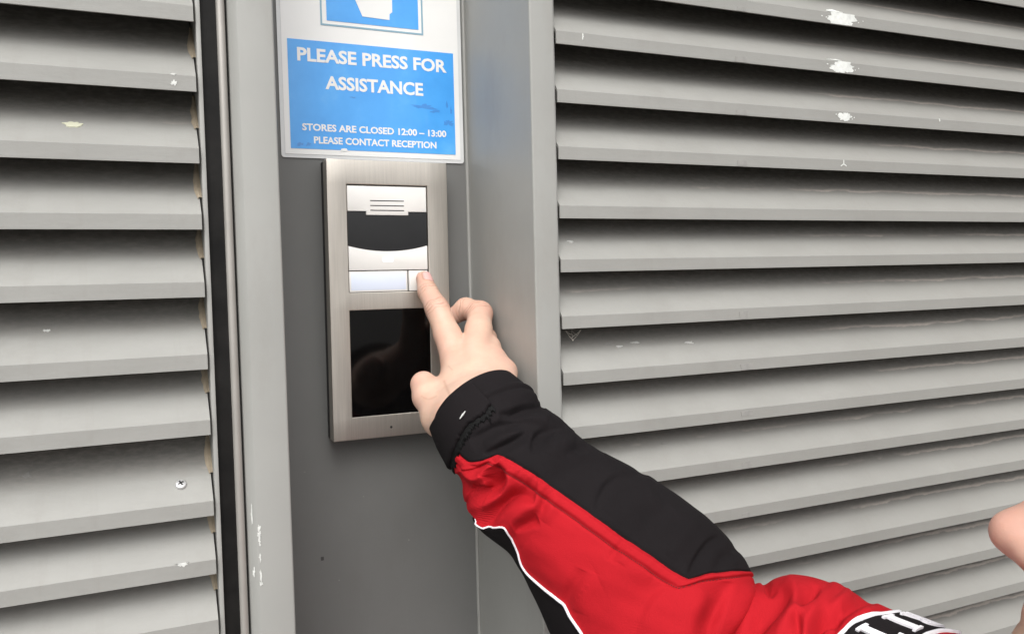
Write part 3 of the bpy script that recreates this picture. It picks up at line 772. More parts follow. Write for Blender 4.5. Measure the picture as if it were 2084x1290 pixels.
# --- arm axis (through the sleeve)
TB = [  # top edge, bottom edge of the sleeve in the photograph, distance of its axis from the wall plane, ring by ring
    ((1053, 765), (882, 870), -.022), ((1078, 790), (900, 912), -.034), ((1106, 825), (921, 957), -.045), ((1148, 855), (938, 1000), -.055), ((1192, 891), (952, 1048), -.066),
    ((1268, 937), (1003, 1100), -.080), ((1350, 985), (1066, 1190), -.095), ((1450, 1062), (1128, 1310), -.112), ((1540, 1150), (1192, 1430), -.126),
    ((1580, 1174), (1235, 1480), -.133), ((1625, 1186), (1280, 1520), -.139), ((1655, 1192), (1320, 1550), -.145), ((1702, 1198), (1370, 1580), -.151), ((1765, 1211), (1430, 1610), -.159), ((1838, 1244), (1500, 1650), -.169), ((1900, 1266), (1580, 1690), -.180),
    ((1975, 1289), (1680, 1735), -.194), ((2150, 1360), (1860, 1800), -.226), ((2330, 1440), (2060, 1850), -.256), ((2520, 1530), (2300, 1910), -.285)]
YS = [-.022, -.034, -.045, -.055, -.066, -.080, -.095, -.112, -.126, -.134, -.142, -.151, -.162, -.178, -.196, -.213, -.232, -.262, -.288, -.309]
def crom(Q, u):                              # Catmull-Rom through the rows of Q
    u = np.clip(np.asarray(u, float), 0, len(Q)-1-1e-9); i = u.astype(int); t = u-i
    g = lambda k: Q[np.clip(k, 0, len(Q)-1)]
    p0, p1, p2, p3 = g(i-1), g(i), g(i+1), g(i+2)
    t = t.reshape(t.shape+(1,)*(Q.ndim-1))
    return 0.5*(2*p1+(p2-p0)*t+(2*p0-5*p1+4*p2-p3)*t*t+(3*p1-p0-3*p2+p3)*t**3)
def ring_frames(AC, AR, u):
    S_ = AC.copy()
    for _ in range(3): S_[1:-1] = .25*S_[:-2]+.5*S_[1:-1]+.25*S_[2:]
    C = crom(AC*0.5+S_*0.5, u); e = .35
    Tn = crom(S_, u+e)-crom(S_, u-e); Tn /= np.linalg.norm(Tn, axis=-1, keepdims=True)
    F = CAM-C; F = F-Tn*(F*Tn).sum(-1, keepdims=True); F /= np.linalg.norm(F, axis=-1, keepdims=True)
    return C, Tn, F, np.cross(F, Tn), crom(AR, u)
TE = np.array([t[0] for t in TB], float); BE = np.array([t[1] for t in TB], float); TT, BB = TE.copy(), BE.copy()
for it in range(7):                          # radii and centres such that the round sleeve's outline meets the measured edges
    AC = []; AR = []
    for T_, B_, Y in zip(TT, BB, YS):
        m = (T_+B_)/2; q = at(*m, Y); dep = (q-CAM)@CF
        AC.append(q); AR.append(math.hypot(*(T_-B_))/2*dep/FPX)
    AC = np.array(AC); AR = np.array(AR)
    if it == 6: break
    ug_ = np.linspace(0, len(TB)-1.01, 260); tg_ = np.linspace(0, 2*math.pi, 72, endpoint=False)
    C, Tn, F, U, Rr = ring_frames(AC, AR, ug_)
    P_ = C[:, None]+(F[:, None]*np.cos(tg_)[None, :, None]+U[:, None]*np.sin(tg_)[None, :, None])*Rr[:, None, None]
    X_ = proj(P_.reshape(-1, 3))[0]
    dT = np.zeros(len(TB)); dB = np.zeros(len(TB))
    for k in range(len(TB)):
        n_ = TE[k]-BE[k]; n_ /= np.linalg.norm(n_); ta = np.array([-n_[1], n_[0]])
        for E_, sg_, out in ((TE[k], 1, dT), (BE[k], -1, dB)):
            r_ = X_-E_; near_ = np.abs(r_@ta) < 12
            if near_.any(): out[k] = max((r_[near_]@n_)*sg_)
    for dd in (dT, dB): dd[1:-1] = .2*dd[:-2]+.6*dd[1:-1]+.2*dd[2:]
    for k in range(len(TB)):
        n_ = TE[k]-BE[k]; n_ /= np.linalg.norm(n_)
        if k < 17:
            TT[k] -= n_*np.clip(dT[k], -25, 25)*.7; BB[k] += n_*np.clip(dB[k], -25, 25)*.7
print('sleeve outline residuals', dT.round(1), dB.round(1), (AR*1000).round(0))
NS = len(TB)-1
# --- head: looks up towards the notice; nose tip first
NOSE = at(2020, 1062, -.285)
hf = np.array([-.60, .80, 0.0]); hf /= np.linalg.norm(hf)
HPI = math.radians(21); up0 = np.array([0, 0, 1.0])
HF = hf*math.cos(HPI)+up0*math.sin(HPI); HU = -hf*math.sin(HPI)+up0*math.cos(HPI); HS = np.cross(HF, HU)   # forward, up, right
HR = np.stack([HF, HS, HU], 1)
def H(x, s, z): return NOSE+HF*(x/1000)+HS*(s/1000)+HU*(z/1000)
NECK0 = H(-98, 0, -62); BODYF = np.array([-.62, .78, 0]); BODYR = np.array([.78, .62, 0])
NECKB = NECK0-np.array([0, 0, .10])-hf*.022
SHO_R = AC[-1]; SHO_L = NECKB-BODYR*.17-np.array([0, 0, .045])
def head_d(P):
    d = ell(P, H(-105, 0, 62), HR, (.096, .077, .088))
    d = smin(d, ell(P, H(-86, 0, 2), HR, (.052, .060, .066)), .03)
    d = smin(d, cone(P, H(-60, 0, -52), H(-95, 0, -42), .022, .040), .03)              # jaw
    d = smin(d, ell(P, H(-53, 0, -58), HR, (.017, .019, .016)), .016)                   # chin
    d = smin(d, cone(P, H(-42, -26, 52), H(-42, 26, 52), .012, .012), .018)             # brow
    d = smin(d, cone(P, H(-58, -36, 12), H(-58, -32, 10), .018, .018), .02); d = smin(d, cone(P, H(-58, 36, 12), H(-58, 32, 10), .018, .018), .02)
    d = smin(d, cone(P, H(-10.5, 0, 0), H(-30, 0, 40), .0100, .0075), .010)            # nose
    d = smin(d, cone(P, H(-10.5, 0, -1), H(-30, 0, -9), .0094, .011), .008)
    for s in (-1, 1): d = smin(d, ell(P, H(-21, s*11.5, -4), HR, (.010, .0072, .0082)), .006)
    for s in (-1, 1): d = np.maximum(d, -(cone(P, H(-20, s*5.5, -13), H(-21, s*6, -6), .0028, .002)))
    d = smin(d, ell(P, H(-46, 0, -22), HR, (.016, .028, .015)), .010)                   # upper lip
    d = smin(d, cone(P, H(-41, -12, -24), H(-36.5, 0, -22.6), .0042, .0066), .006); d = smin(d, cone(P, H(-36.5, 0, -22.6), H(-41, 12, -24), .0066, .0042), .006)
    d = smin(d, cone(P, H(-42, -10, -32.5), H(-37.5, 0, -34), .0048, .0070), .005); d = smin(d, cone(P, H(-37.5, 0, -34), H(-42, 10, -32.5), .0070, .0048), .005)
    for s in (-1, 1):
        d = smin(d, -smin(-d, ell(P, H(-33, s*31, 37), HR, (.013, .017, .012)), .012)*1.0, .0001) if False else np.maximum(d, -(np.linalg.norm(P-H(-31, s*31, 37), axis=1)-.0105))
        d = smin(d, np.linalg.norm(P-H(-46, s*31, 37), axis=1)-.0150, .004)              # lids over the eyeballs
        d = smin(d, ell(P, H(-112, s*78, 24), HR, (.016, .008, .031)), .006)             # ears
    d = smin(d, cone(P, NECK0, NECKB, .054, .060), .03)
    return d
SH = 0.86
def arm_d(P):
    d = None
    pts = [MID_W]+[AC[i]-0.002*np.array([0, 0, 1]) for i in (2, 5, 8, 10, 13, 16, 19)]
    rr = [.0225, .0215, .027, .031, .033, .037, .042, .046]
    for k in range(len(pts)-1):
        c = cone(P, pts[k], pts[k+1], rr[k], rr[k+1]); d = c if d is None else smin(d, c, .03)
    return d
def body_d(P):
    d = hand_d(P)
    d = smin(d, arm_d(P), .016)
    d = smin(d, cone(P, SHO_R, NECKB, .05, .058), .03)
    return smin(d, head_d(P), .03)
_lo, _hi = None, None
def body_fn(P):                              # skip the parts that are far away from the batch
    lo, hi = P.min(0), P.max(0)
    if hi[0] < .275: return smin(hand_d(P), arm_d(P), .016)
    if lo[0] > .285:
        d = smin(arm_d(P), cone(P, SHO_R, NECKB, .05, .058), .03)
        return smin(d, head_d(P), .03)
    return body_d(P)
def axis(*segs):
    out = [segs[0][0]]
    for a, b, h in segs:
        k = max(1, int(round((b-a)/h))); out += list(a+(b-a)*np.arange(1, k+1)/k)
    return np.array(out)
bx = axis((.150, .285, .0008), (.285, .33, .0025), (.33, .50, .0016), (.50, .78, .003))
by = axis((-.56, -.06, .0022), (-.06, .128, .0008))
bz = axis((ZC-.50, ZC-.17, .0028), (ZC-.17, ZC+.025, .0008), (ZC+.025, ZC+.10, .0025))
VB, QB = surface_nets(body_fn, bx, by, bz)
person = mesh('person', VB, QB, SKIN, None, (NECKB[0], NECKB[1], 0.0), smooth=True)
fl_ = np.zeros(len(VB))
for nm, j, r in FING:
    for k, a in ((0, .30), (2, .45), (4, .40)):
        fl_ = np.maximum(fl_, a*np.exp(-(np.linalg.norm(VB-j[k], axis=1)/(r[k]*1.5))**2))
fl_ = np.maximum(fl_, .4*np.exp(-(np.linalg.norm(VB-THUMB[0][-1], axis=1)/.014)**2))
fl_ = np.maximum(fl_, .65*np.exp(-(np.linalg.norm(VB-H(-6, 0, 0), axis=1)/.03)**2))
fl_ = np.maximum(fl_, .6*np.exp(-(np.linalg.norm((VB-H(-37, 0, -28.5))@HR/np.array([.02, .02, .011]), axis=1))**4))
cr_ = np.zeros(len(VB))
hv = np.nonzero((VB[:, 0] < .285))[0]; PH_ = VB[hv]
for nm, j, r in FING[:3]:                      # skin folds over the finger joints, darker than the skin around them
    for k, offs in ((2, (-.0045, -.0015, .0015, .0042)), (3, (-.0028, 0, .0028))):
        t = j[k+1]-j[k-1]; t = t/np.linalg.norm(t); s_ = (PH_-j[k])@t
        wob = .0007*np.sin(520*PH_[:, 0]+410*PH_[:, 2]+k)
        nr_ = np.exp(-(np.linalg.norm(PH_-j[k], axis=1)/(r[k]*1.55))**6)
        for q, o_ in enumerate(offs):
            part = .5+.5*np.sin(300*PH_[:, 2]-260*PH_[:, 0]+2.1*q+k)
            cr_[hv] = np.maximum(cr_[hv], nr_*(.25+.4*part)*np.exp(-((s_-o_-wob)/.00055)**2))
for pts, wd_, am in (([J(904, 776, .02), J(912, 796, .01), J(921, 815, 0)], .0010, .42), ([J(858, 806, .02), J(872, 812, .01), J(888, 806, .01)], .0006, .3), ([J(920, 752, .03), J(913, 745, .03)], .0006, .4)):
    q2 = crom(np.array([proj(x[None])[0][0] for x in pts]), np.linspace(0, 2, 24)) if len(pts) > 2 else np.linspace(proj(pts[0][None])[0][0], proj(pts[1][None])[0][0], 16)
    pj, zz_ = proj(PH_); dmin = np.sqrt(((pj[:, None]-q2[None])**2).sum(-1)).min(1)*zz_/FPX
    front = ((PH_-CAM)@CF) < .72
    cr_[hv] = np.maximum(cr_[hv], am*np.exp(-(dmin/wd_)**2)*front)
CREASE = cr_
at_ = person.data.attributes.new('flush', 'FLOAT', 'POINT'); at_.data.foreach_set('value', fl_.astype(np.float32))
st_ = np.exp(-(np.linalg.norm((VB-H(-50, 0, -42))@HR/np.array([.045, .045, .034]), axis=1))**4)
at2 = person.data.attributes.new('stubble', 'FLOAT', 'POINT'); at2.data.foreach_set('value', (.75*st_*(1-fl_)).astype(np.float32))
tag(person, 'person in red and black jacket pressing the intercom call button with one finger', 'person')

def surf_project(fn, P, it=6):
    P = np.array(P, float); e = 2e-4
    for _ in range(it):
        d0 = fn(P); G = np.stack([fn(P+np.eye(3)[j]*e)-d0 for j in range(3)], 1)/e
        P = P-G*(d0/np.maximum((G*G).sum(1), .2))[:, None]
    d0 = fn(P); G = np.stack([fn(P+np.eye(3)[j]*e)-d0 for j in range(3)], 1)/e
    return P, G/np.linalg.norm(G, axis=1)[:, None]
# fingernail of the pressing finger
def nail(j, r, dors, name):
    a = j[-1]-j[-2]; a /= np.linalg.norm(a)
    dn = dors-a*(dors@a); dn /= np.linalg.norm(dn); s = np.cross(a, dn)
    nu, nv = 15, 13; P = []
    for i in range(nu):
        t = i/(nu-1)
        for k in range(nv):
            q = 2*k/(nv-1)-1
            wv = 1-(2*abs(t-0.5))**6*.35
            ang = q*1.02*wv
            c = j[-1]+a*(-.0075+.0125*t-0.0022*q*q*(1 if t > .5 else -.6)*abs(2*t-1))
            P.append(c+(dn*math.cos(ang)+s*math.sin(ang))*.0075)
    P, N = surf_project(hand_d, P)
    edge = np.array([min(1, 6*min(i, nu-1-i)/(nu-1)+.0)*min(1, 6*min(k, nv-1-k)/(nv-1)) for i in range(nu) for k in range(nv)])
    global NAIL_RIM
    NAIL_RIM = [P[i*nv+k] for i in range(nu) for k in range(nv) if i in (0, nu-1) or k in (0, nv-1)]
    V = P+N*(-.0004+.0009*np.minimum(1, edge*1.6))[:, None]
    F = [(i*nv+k, i*nv+k+1, (i+1)*nv+k+1, (i+1)*nv+k) for i in range(nu-1) for k in range(nv-1)]
    o = mesh(name, V, F, NAIL, person, smooth=True)
    bm = bmesh.new(); bm.from_mesh(o.data); bmesh.ops.recalc_face_normals(bm, faces=bm.faces); bm.to_mesh(o.data); bm.free()
j, r = FING[0][1], FING[0][2]
nail(j, r, (CAM-j[-1])/np.linalg.norm(CAM-j[-1])*0.55+CR*0.75-CD*0.35, 'fingernail')

cr_ = CREASE
for q in NAIL_RIM: cr_[hv] = np.maximum(cr_[hv], .6*np.exp(-(np.linalg.norm(PH_-q, axis=1)/.00085)**2))
at3 = person.data.attributes.new('crease', 'FLOAT', 'POINT'); at3.data.foreach_set('value', np.clip(cr_, 0, 1).astype(np.float32))
# eyes and hair
for s in (-1, 1):
    for c, rad, m_, nm in ((H(-43.5, s*31, 37), .0128, EYE, 'eye'),):
        bm = bmesh.new(); bmesh.ops.create_uvsphere(bm, u_segments=20, v_segments=12, radius=rad)
        V = np.array([v.co[:] for v in bm.verts])+c; F = [tuple(v.index for v in f.verts) for f in bm.faces]; bm.free()
        e = mesh(nm, V, F, m_, person, smooth=True)
        bm = bmesh.new(); bmesh.ops.create_uvsphere(bm, u_segments=16, v_segments=10, radius=.0062)
        V = np.array([v.co[:] for v in bm.verts])*np.array([.35, 1, 1])@HR.T+c+HF*.0112; F = [tuple(v.index for v in f.verts) for f in bm.faces]; bm.free()
        mesh('iris', V, F, IRIS, e, smooth=True)
def hair_d(P):
    d = ell(P, H(-108, 0, 68), HR, (.099, .083, .090))
    q = (P-NOSE)@HR
    cut = (q[:, 0]+.050)*.75-(q[:, 2]-.070)*.66                   # hairline: nothing forward of and below this plane
    cut2 = -(q[:, 2]-.012)-(q[:, 0]+.11)*.5
    n = .0022*np.sin(q[:, 1]*420+3*np.sin(q[:, 0]*90))*np.cos(q[:, 0]*60)
    return np.maximum(np.maximum(d+n, cut), cut2)
c = H(-105, 0, 62)
VH, QH = surface_nets(hair_d, *[np.arange(c[k]-.13, c[k]+.13, .003) for k in range(3)], project=0)
mesh('hair', VH, QH, HAIR, person, smooth=True)

# ------------------------------------------------------------------ jacket
cr = crom
def frame_at(u): return ring_frames(AC, AR, np.asarray(u, float))
_C, _T, _F, _U, _ = frame_at(np.array([6.0]))
USGN = 1.0 if (_U[0]@CD) < 0 else -1.0
def base(u, th):
    C, Tn, F, U, R = frame_at(u)
    dirn = F*np.cos(th)[..., None]+U*USGN*np.sin(th)[..., None]
    return C+dirn*R[..., None], dirn
# dense table for looking up where a pixel falls on the sleeve
_us = np.linspace(0, NS-2, 900); _ts = np.radians(np.linspace(-100, 100, 400))
_UG, _TG = np.meshgrid(_us, _ts, indexing='ij')
_PG, _NG = base(_UG.ravel(), _TG.ravel()); _PX, _ = proj(_PG)
_vis = ((CAM-_PG)*_NG).sum(1) > 0
_PX[~_vis] = 1e6
def uv(px, py, near_u=None):
    d = ((_PX-np.array([px, py]))**2).sum(1)
    if near_u is not None: d = d+((_UG.ravel()-near_u)*40)**2
    k = int(d.argmin()); return _UG.ravel()[k], _TG.ravel()[k]
def crp(pts, n):
    Q = np.array(pts, float); return cr(Q, np.linspace(0, len(Q)-1, n))
# folds: polyline in the photograph, height in mm (negative = valley), half width in pixels
FOLDS = [   # ..., direction of the steep side
    ([(1016, 842), (1040, 839), (1068, 830), (1110, 829)], -6.0, 11, (0, -1)), ([(1030, 812), (1060, 806), (1092, 812)], 2.0, 15), ([(1045, 856), (1085, 848), (1120, 852)], 1.8, 12),
    ([(955, 897), (985, 880), (1020, 862), (1062, 855), (1105, 864), (1130, 880)], -5.0, 13, (0, -1)), ([(985, 908), (1025, 886), (1062, 872)], 2.6, 11),
    ([(985, 926), (1025, 906), (1060, 886), (1078, 872)], -5.0, 11, (-.4, -1)), ([(1005, 936), (1050, 912), (1085, 892)], 1.8, 14),
    ([(1088, 922), (1092, 893), (1110, 874), (1150, 874)], -5.5, 15, (-1, -.6)), ([(1118, 925), (1133, 898), (1172, 890)], 2.6, 18),
    ([(1120, 990), (1170, 952), (1235, 930)], -2.2, 24), ([(1218, 1050), (1230, 1005), (1258, 975), (1318, 966)], -3.6, 20, (-1, 0)), ([(1255, 1060), (1290, 1015), (1340, 1000)], 2.2, 30),
    ([(1405, 1172), (1418, 1142), (1442, 1105), (1470, 1090)], -3.2, 11, (-1, 0)), ([(1360, 1130), (1390, 1085), (1430, 1050)], 2.4, 26), ([(1455, 1165), (1475, 1135), (1505, 1112)], -2.4, 14), ([(1300, 1100), (1330, 1060), (1370, 1035)], -2.0, 22), ([(1150, 925), (1180, 910), (1200, 912)], -2.5, 10),
    # red panel
    ([(1006, 946), (1014, 962), (1014, 980), (1003, 996), (985, 1003), (958, 992)], -14, 16, (1, .2)), ([(1030, 955), (1033, 985), (1012, 1014), (980, 1030), (948, 1033)], 4.0, 11),
    ([(940, 950), (955, 966), (972, 972), (990, 958), (1004, 938)], 4.5, 8), ([(950, 944), (975, 950), (995, 938)], -1.8, 4), ([(930, 962), (943, 988), (966, 1000)], -3.5, 10),
    ([(988, 1072), (1004, 1046), (1030, 1021), (1058, 1009), (1090, 1014)], -14, 19, (.8, 1)), ([(965, 1056), (994, 1030), (1026, 1000), (1072, 985)], 3.2, 15), ([(1034, 1090), (1046, 1060), (1074, 1034), (1102, 1030)], 3.6, 15),
    ([(1048, 1078), (1074, 1070), (1096, 1062)], -4.2, 10, (0, 1)), ([(1080, 1072), (1098, 1040), (1114, 1012), (1128, 994)], -2.6, 11), ([(1106, 1062), (1124, 1032), (1136, 1008)], 1.6, 14),
    ([(1240, 1142), (1258, 1116), (1274, 1094)], -1.8, 9), ([(1262, 1146), (1282, 1116)], 1.3, 11),
    ([(1146, 1245), (1160, 1205), (1186, 1158)], -2.2, 12), ([(1176, 1245), (1190, 1205), (1212, 1165)], 1.6, 16),
    ([(1070, 1105), (1130, 1150), (1190, 1200)], 2.0, 40), ([(1290, 1300), (1306, 1235), (1346, 1190), (1395, 1182)], -3.0, 22, (1, .3)), ([(1220, 1180), (1270, 1160), (1330, 1170)], 1.8, 30),
    ([(1440, 1320), (1450, 1275), (1466, 1235), (1484, 1182)], -6.0, 17, (1, 0)), ([(1395, 1310), (1412, 1250), (1440, 1200)], 3.0, 24), ([(1500, 1310), (1518, 1250), (1544, 1195)], 3.6, 22),
    ([(1530, 1310), (1556, 1268), (1586, 1232), (1610, 1204)], -8.5, 15, (1, 1)), ([(1570, 1310), (1594, 1268), (1616, 1240), (1640, 1224)], 4.0, 13),
    ([(1626, 1300), (1628, 1270), (1616, 1240)], -4.5, 8, (1, 0)), ([(1550, 1172), (1560, 1192), (1568, 1202), (1582, 1193)], -4.0, 7, (0, 1)),
    ([(1640, 1226), (1656, 1240), (1642, 1270), (1640, 1305)], 4.0, 15), ([(1660, 1310), (1668, 1276), (1685, 1262), (1715, 1256)], -10.0, 13, (1, 1)), ([(1622, 1234), (1640, 1220), (1656, 1206), (1668, 1190)], -6.5, 10, (1, 0)),
    ([(1785, 1222), (1745, 1232), (1714, 1252), (1692, 1295)], -5.0, 10, (0, 1)), ([(1785, 1238), (1752, 1252), (1724, 1285)], 2.6, 11), ([(1735, 1205), (1712, 1222), (1690, 1240)], 3.4, 14),
    ([(1596, 1176), (1616, 1198), (1612, 1225)], 3.0, 13), ([(1690, 1185), (1710, 1205)], 2.0, 16)]
FOLD_S = []; FOLD_GAIN = 1.0
for pts, a, wd, *sd_ in FOLDS:
    S_ = crp(pts, 40); t = np.linspace(0, 1, 40); tg = np.gradient(S_, axis=0); tg /= np.linalg.norm(tg, axis=1)[:, None]
    FOLD_S.append((S_, a*np.clip(np.sin(np.pi*t), 0, 1)**.7, wd, np.stack([-tg[:, 1], tg[:, 0]], 1), sd_[0] if sd_ else None))
def displacement(P, N, u, th):
    px, z = proj(P); view = CAM-P; view /= np.linalg.norm(view, axis=1)[:, None]
    fac = np.clip(((view*N).sum(1)+.35)/.30, 0, 1)
    D = np.zeros(len(P))
    act = np.nonzero(fac > 0)[0]
    pa = px[act]
    for S_, a, wd, nn, side in FOLD_S:
        lo, hi = S_.min(0)-wd*4, S_.max(0)+wd*4
        k = np.nonzero((pa[:, 0] > lo[0]) & (pa[:, 0] < hi[0]) & (pa[:, 1] > lo[1]) & (pa[:, 1] < hi[1]))[0]
        if not len(k): continue
        d2 = ((pa[k][:, None]-S_[None])**2).sum(-1); i = d2.argmin(1); dd = d2[np.arange(len(k)), i]
        x = np.sqrt(dd); w_ = np.full(len(k), float(wd))
        if side is not None:
            sdn = ((pa[k]-S_[i])*nn[i]).sum(1)*np.sign(nn[i]@np.array(side, float)); w_ = wd*(1.15-.6*np.tanh(sdn/(wd*.35)))
        D[act[k]] += FOLD_GAIN*a[i]*np.exp(-(x/w_)**2)*1e-3
    D = np.maximum(D*fac, -.016)
    far = (1-fac)
    gen = np.array([mnoise.noise(Vector(p)*28)+.5*mnoise.noise(Vector(p)*60) for p in P])
    wr = np.array([mnoise.noise(Vector((q[0]*55-q[2]*20, q[1]*40, q[2]*110+q[0]*60))) for q in P])*(1-far)
    D += gen*(.0011+.0018*far*np.clip(u/3, .1, 1))*np.clip(u/2, .3, 1)+wr*.00055*np.clip(u/2, .2, 1)
    return D
def sleeve_point(u, th, off=0.0, seam=None):
    P, N = base(u, th); return P+N*(displacement(P, N, u, th)+off)[:, None]
# seam curves in (u, theta)
def seam_curve(pts, n=90):
    L = [uv(*p) for p in crp(pts, n)]
    L = np.array(sorted(L)); return L
S1 = seam_curve([(933, 922), (955, 940), (985, 936), (1003, 926), (1020, 927), (1060, 948), (1100, 973), (1130, 994), (1200, 1043), (1265, 1090), (1335, 1135), (1402, 1177), (1425, 1170), (1450, 1164), (1500, 1161), (1548, 1162)])
S2 = seam_curve([(985, 1072), (1005, 1074), (1030, 1068), (1040, 1090), (1052, 1115), (1070, 1155), (1100, 1187), (1135, 1215), (1160, 1250), (1190, 1292)])
PI = math.pi
def smooth_interp(u, X, Yv):
    return np.interp(u, X, Yv)
def th1(u):
    t = smooth_interp(u, S1[:, 0], S1[:, 1])
    ue = S1[-1, 0]; t = np.where(u > ue, np.minimum(S1[-1, 1]+(u-ue)*2.2, math.radians(176)), t)
    us = S1[0, 0]; t = np.where(u < us, S1[0, 1]-(us-u)*.9, t); return t
def th2(u):
    t = smooth_interp(u, S2[:, 0], S2[:, 1])
    us, ts_ = S2[0]; t = np.where(u < us, np.maximum(ts_-(us-u)*.35, -PI*.62), t)
    return np.minimum(np.where(u > S2[-1, 0], S2[-1, 1]-(u-S2[-1, 0])*.12, t), th1(u)-.25)
def kernel(f, u, w=.12):
    return sum(f(u+k*w) for k in (-1, -.5, 0, .5, 1))/5
U0 = 2.0
ug = np.concatenate([np.linspace(U0, 9.5, 400), np.linspace(9.52, 16.5, 230), np.linspace(16.6, NS-.01, 40)])
def patch(name, tlo, thi, nv, mat, parent, off=lambda u, s: 0.0):
    s = np.linspace(0, 1, nv); lo, hi = tlo(ug), thi(ug)
    UU = np.repeat(ug, nv); SS = np.tile(s, len(ug)); TH = np.repeat(lo, nv)+np.repeat(hi-lo, nv)*SS
    P = sleeve_point(UU, TH, off(UU, SS, TH))
    G = P.reshape(len(ug), nv, 3)
    for _ in range(3):
        G[1:-1, 1:-1] = .5*G[1:-1, 1:-1]+.125*(G[:-2, 1:-1]+G[2:, 1:-1]+G[1:-1, :-2]+G[1:-1, 2:])
    P = G.reshape(-1, 3)
    i = np.arange(len(ug)-1)[:, None]*nv+np.arange(nv-1)[None]; i = i.ravel()
    Q = np.stack([i, i+1, i+nv+1, i+nv], 1)
    o = mesh(name, P, Q, mat, parent, smooth=True); return o
f1 = lambda u: kernel(th1, u, .05); f2 = lambda u: kernel(th2, u, .08)
def groove(dist): return -.0011*np.exp(-(dist/.0012)**2)
def welt(UU, SS, TH):                        # raised seam allowance below the black and red seam
    _, _, _, _, R = frame_at(UU); d1 = (f1(UU)-TH)*R; d2 = (TH-f2(UU))*R
    pk = np.array([mnoise.noise(Vector((u_*9, 0, 1))) for u_ in UU])*.0007
    out = groove(d1)+.0009*np.exp(-((d1-.0045)/.0030)**4)*(UU < 8.6)-.0011*np.exp(-((d1-.0088)/.0012)**2)*(UU < 8.6)
    return out+pk*np.exp(-(d1/.012)**2)+.0006*np.exp(-(d2/.002)**2)
jacket = patch('jacket', f2, f1, 230, RED, person, welt)
def blk_off(UU, SS, TH):
    _, _, _, _, R = frame_at(UU); return groove((TH-f1(UU))*R)
patch('black_panel', f1, lambda u: np.full_like(u, math.radians(178)), 180, BLK, jacket, blk_off)
patch('under_panel', lambda u: np.full_like(u, math.radians(-182)), f2, 80, BLK, jacket, lambda UU, SS, TH: -.0004+0*UU)
# white piping along the lower seam
pu = np.linspace(S2[0, 0]-.3, 14, 200); pp = sleeve_point(pu, f2(pu), 0.0009)
pr_ = np.interp(pu, [pu[0], pu[0]+1.2, pu[0]+2.2, 14], [.0006, .0007, .0010, .0011]); MB().tube(pp, pr_, 8).build('piping', WHITE_CLOTH, jacket, smooth=True)
# stitch line below the welt
mb = MB(); su = np.linspace(S1[0, 0]+.9, S1[:, 0].max()-.3, 150)
for k in range(len(su)-1):
    a_, b_ = su[k], su[k]+(su[k+1]-su[k])*.62
    for _ in (0,):
        uu = np.array([a_, (a_+b_)/2, b_]); _, _, _, _, R = frame_at(uu)
        q = sleeve_point(uu, f1(uu)-.0088/R, -.0007); mb.tube(q, [.0003, .00042, .0003], 5)
st = mb.build('stitching', STITCH_RED, jacket, smooth=True); st['kind'] = 'stuff'

# cuff: the last stretch of the sleeve, open end with an inner lining
nu, nv = 46, 200
UU = np.repeat(np.linspace(0, U0+.12, nu), nv); TH = np.tile(np.linspace(0, 2*PI, nv, endpoint=False), nu)
_, _, _, _, R = frame_at(UU)
edge = np.clip(UU/.12, 0, 1)
seamd = (UU-1.25)
off = -.0008*np.exp(-(seamd/.05)**2)+.0012*np.exp(-((UU-1.05)/.12)**2)-.0016*(1-np.sqrt(1-(1-edge)**2))
P = sleeve_point(UU, TH, off)
ring_in = []
for k, (u_, o_) in enumerate(((-.03, -.0026), (.05, -.0042), (.5, -.0048), (1.2, -.006))):
    uu = np.full(nv, max(u_, 0.0)); ring_in.append(sleeve_point(uu, TH[:nv], np.full(nv, o_)))
P = np.concatenate([ring_in[3], ring_in[2], ring_in[1], ring_in[0], P]); nr = nu+4
i = np.arange(nr-1)[:, None]*nv+np.arange(nv)[None]; j2 = np.arange(nr-1)[:, None]*nv+(np.arange(nv)[None]+1) % nv
Q = np.stack([i.ravel(), j2.ravel(), (j2+nv).ravel(), (i+nv).ravel()], 1)
mesh('cuff', P, Q, BLK, jacket, smooth=True)
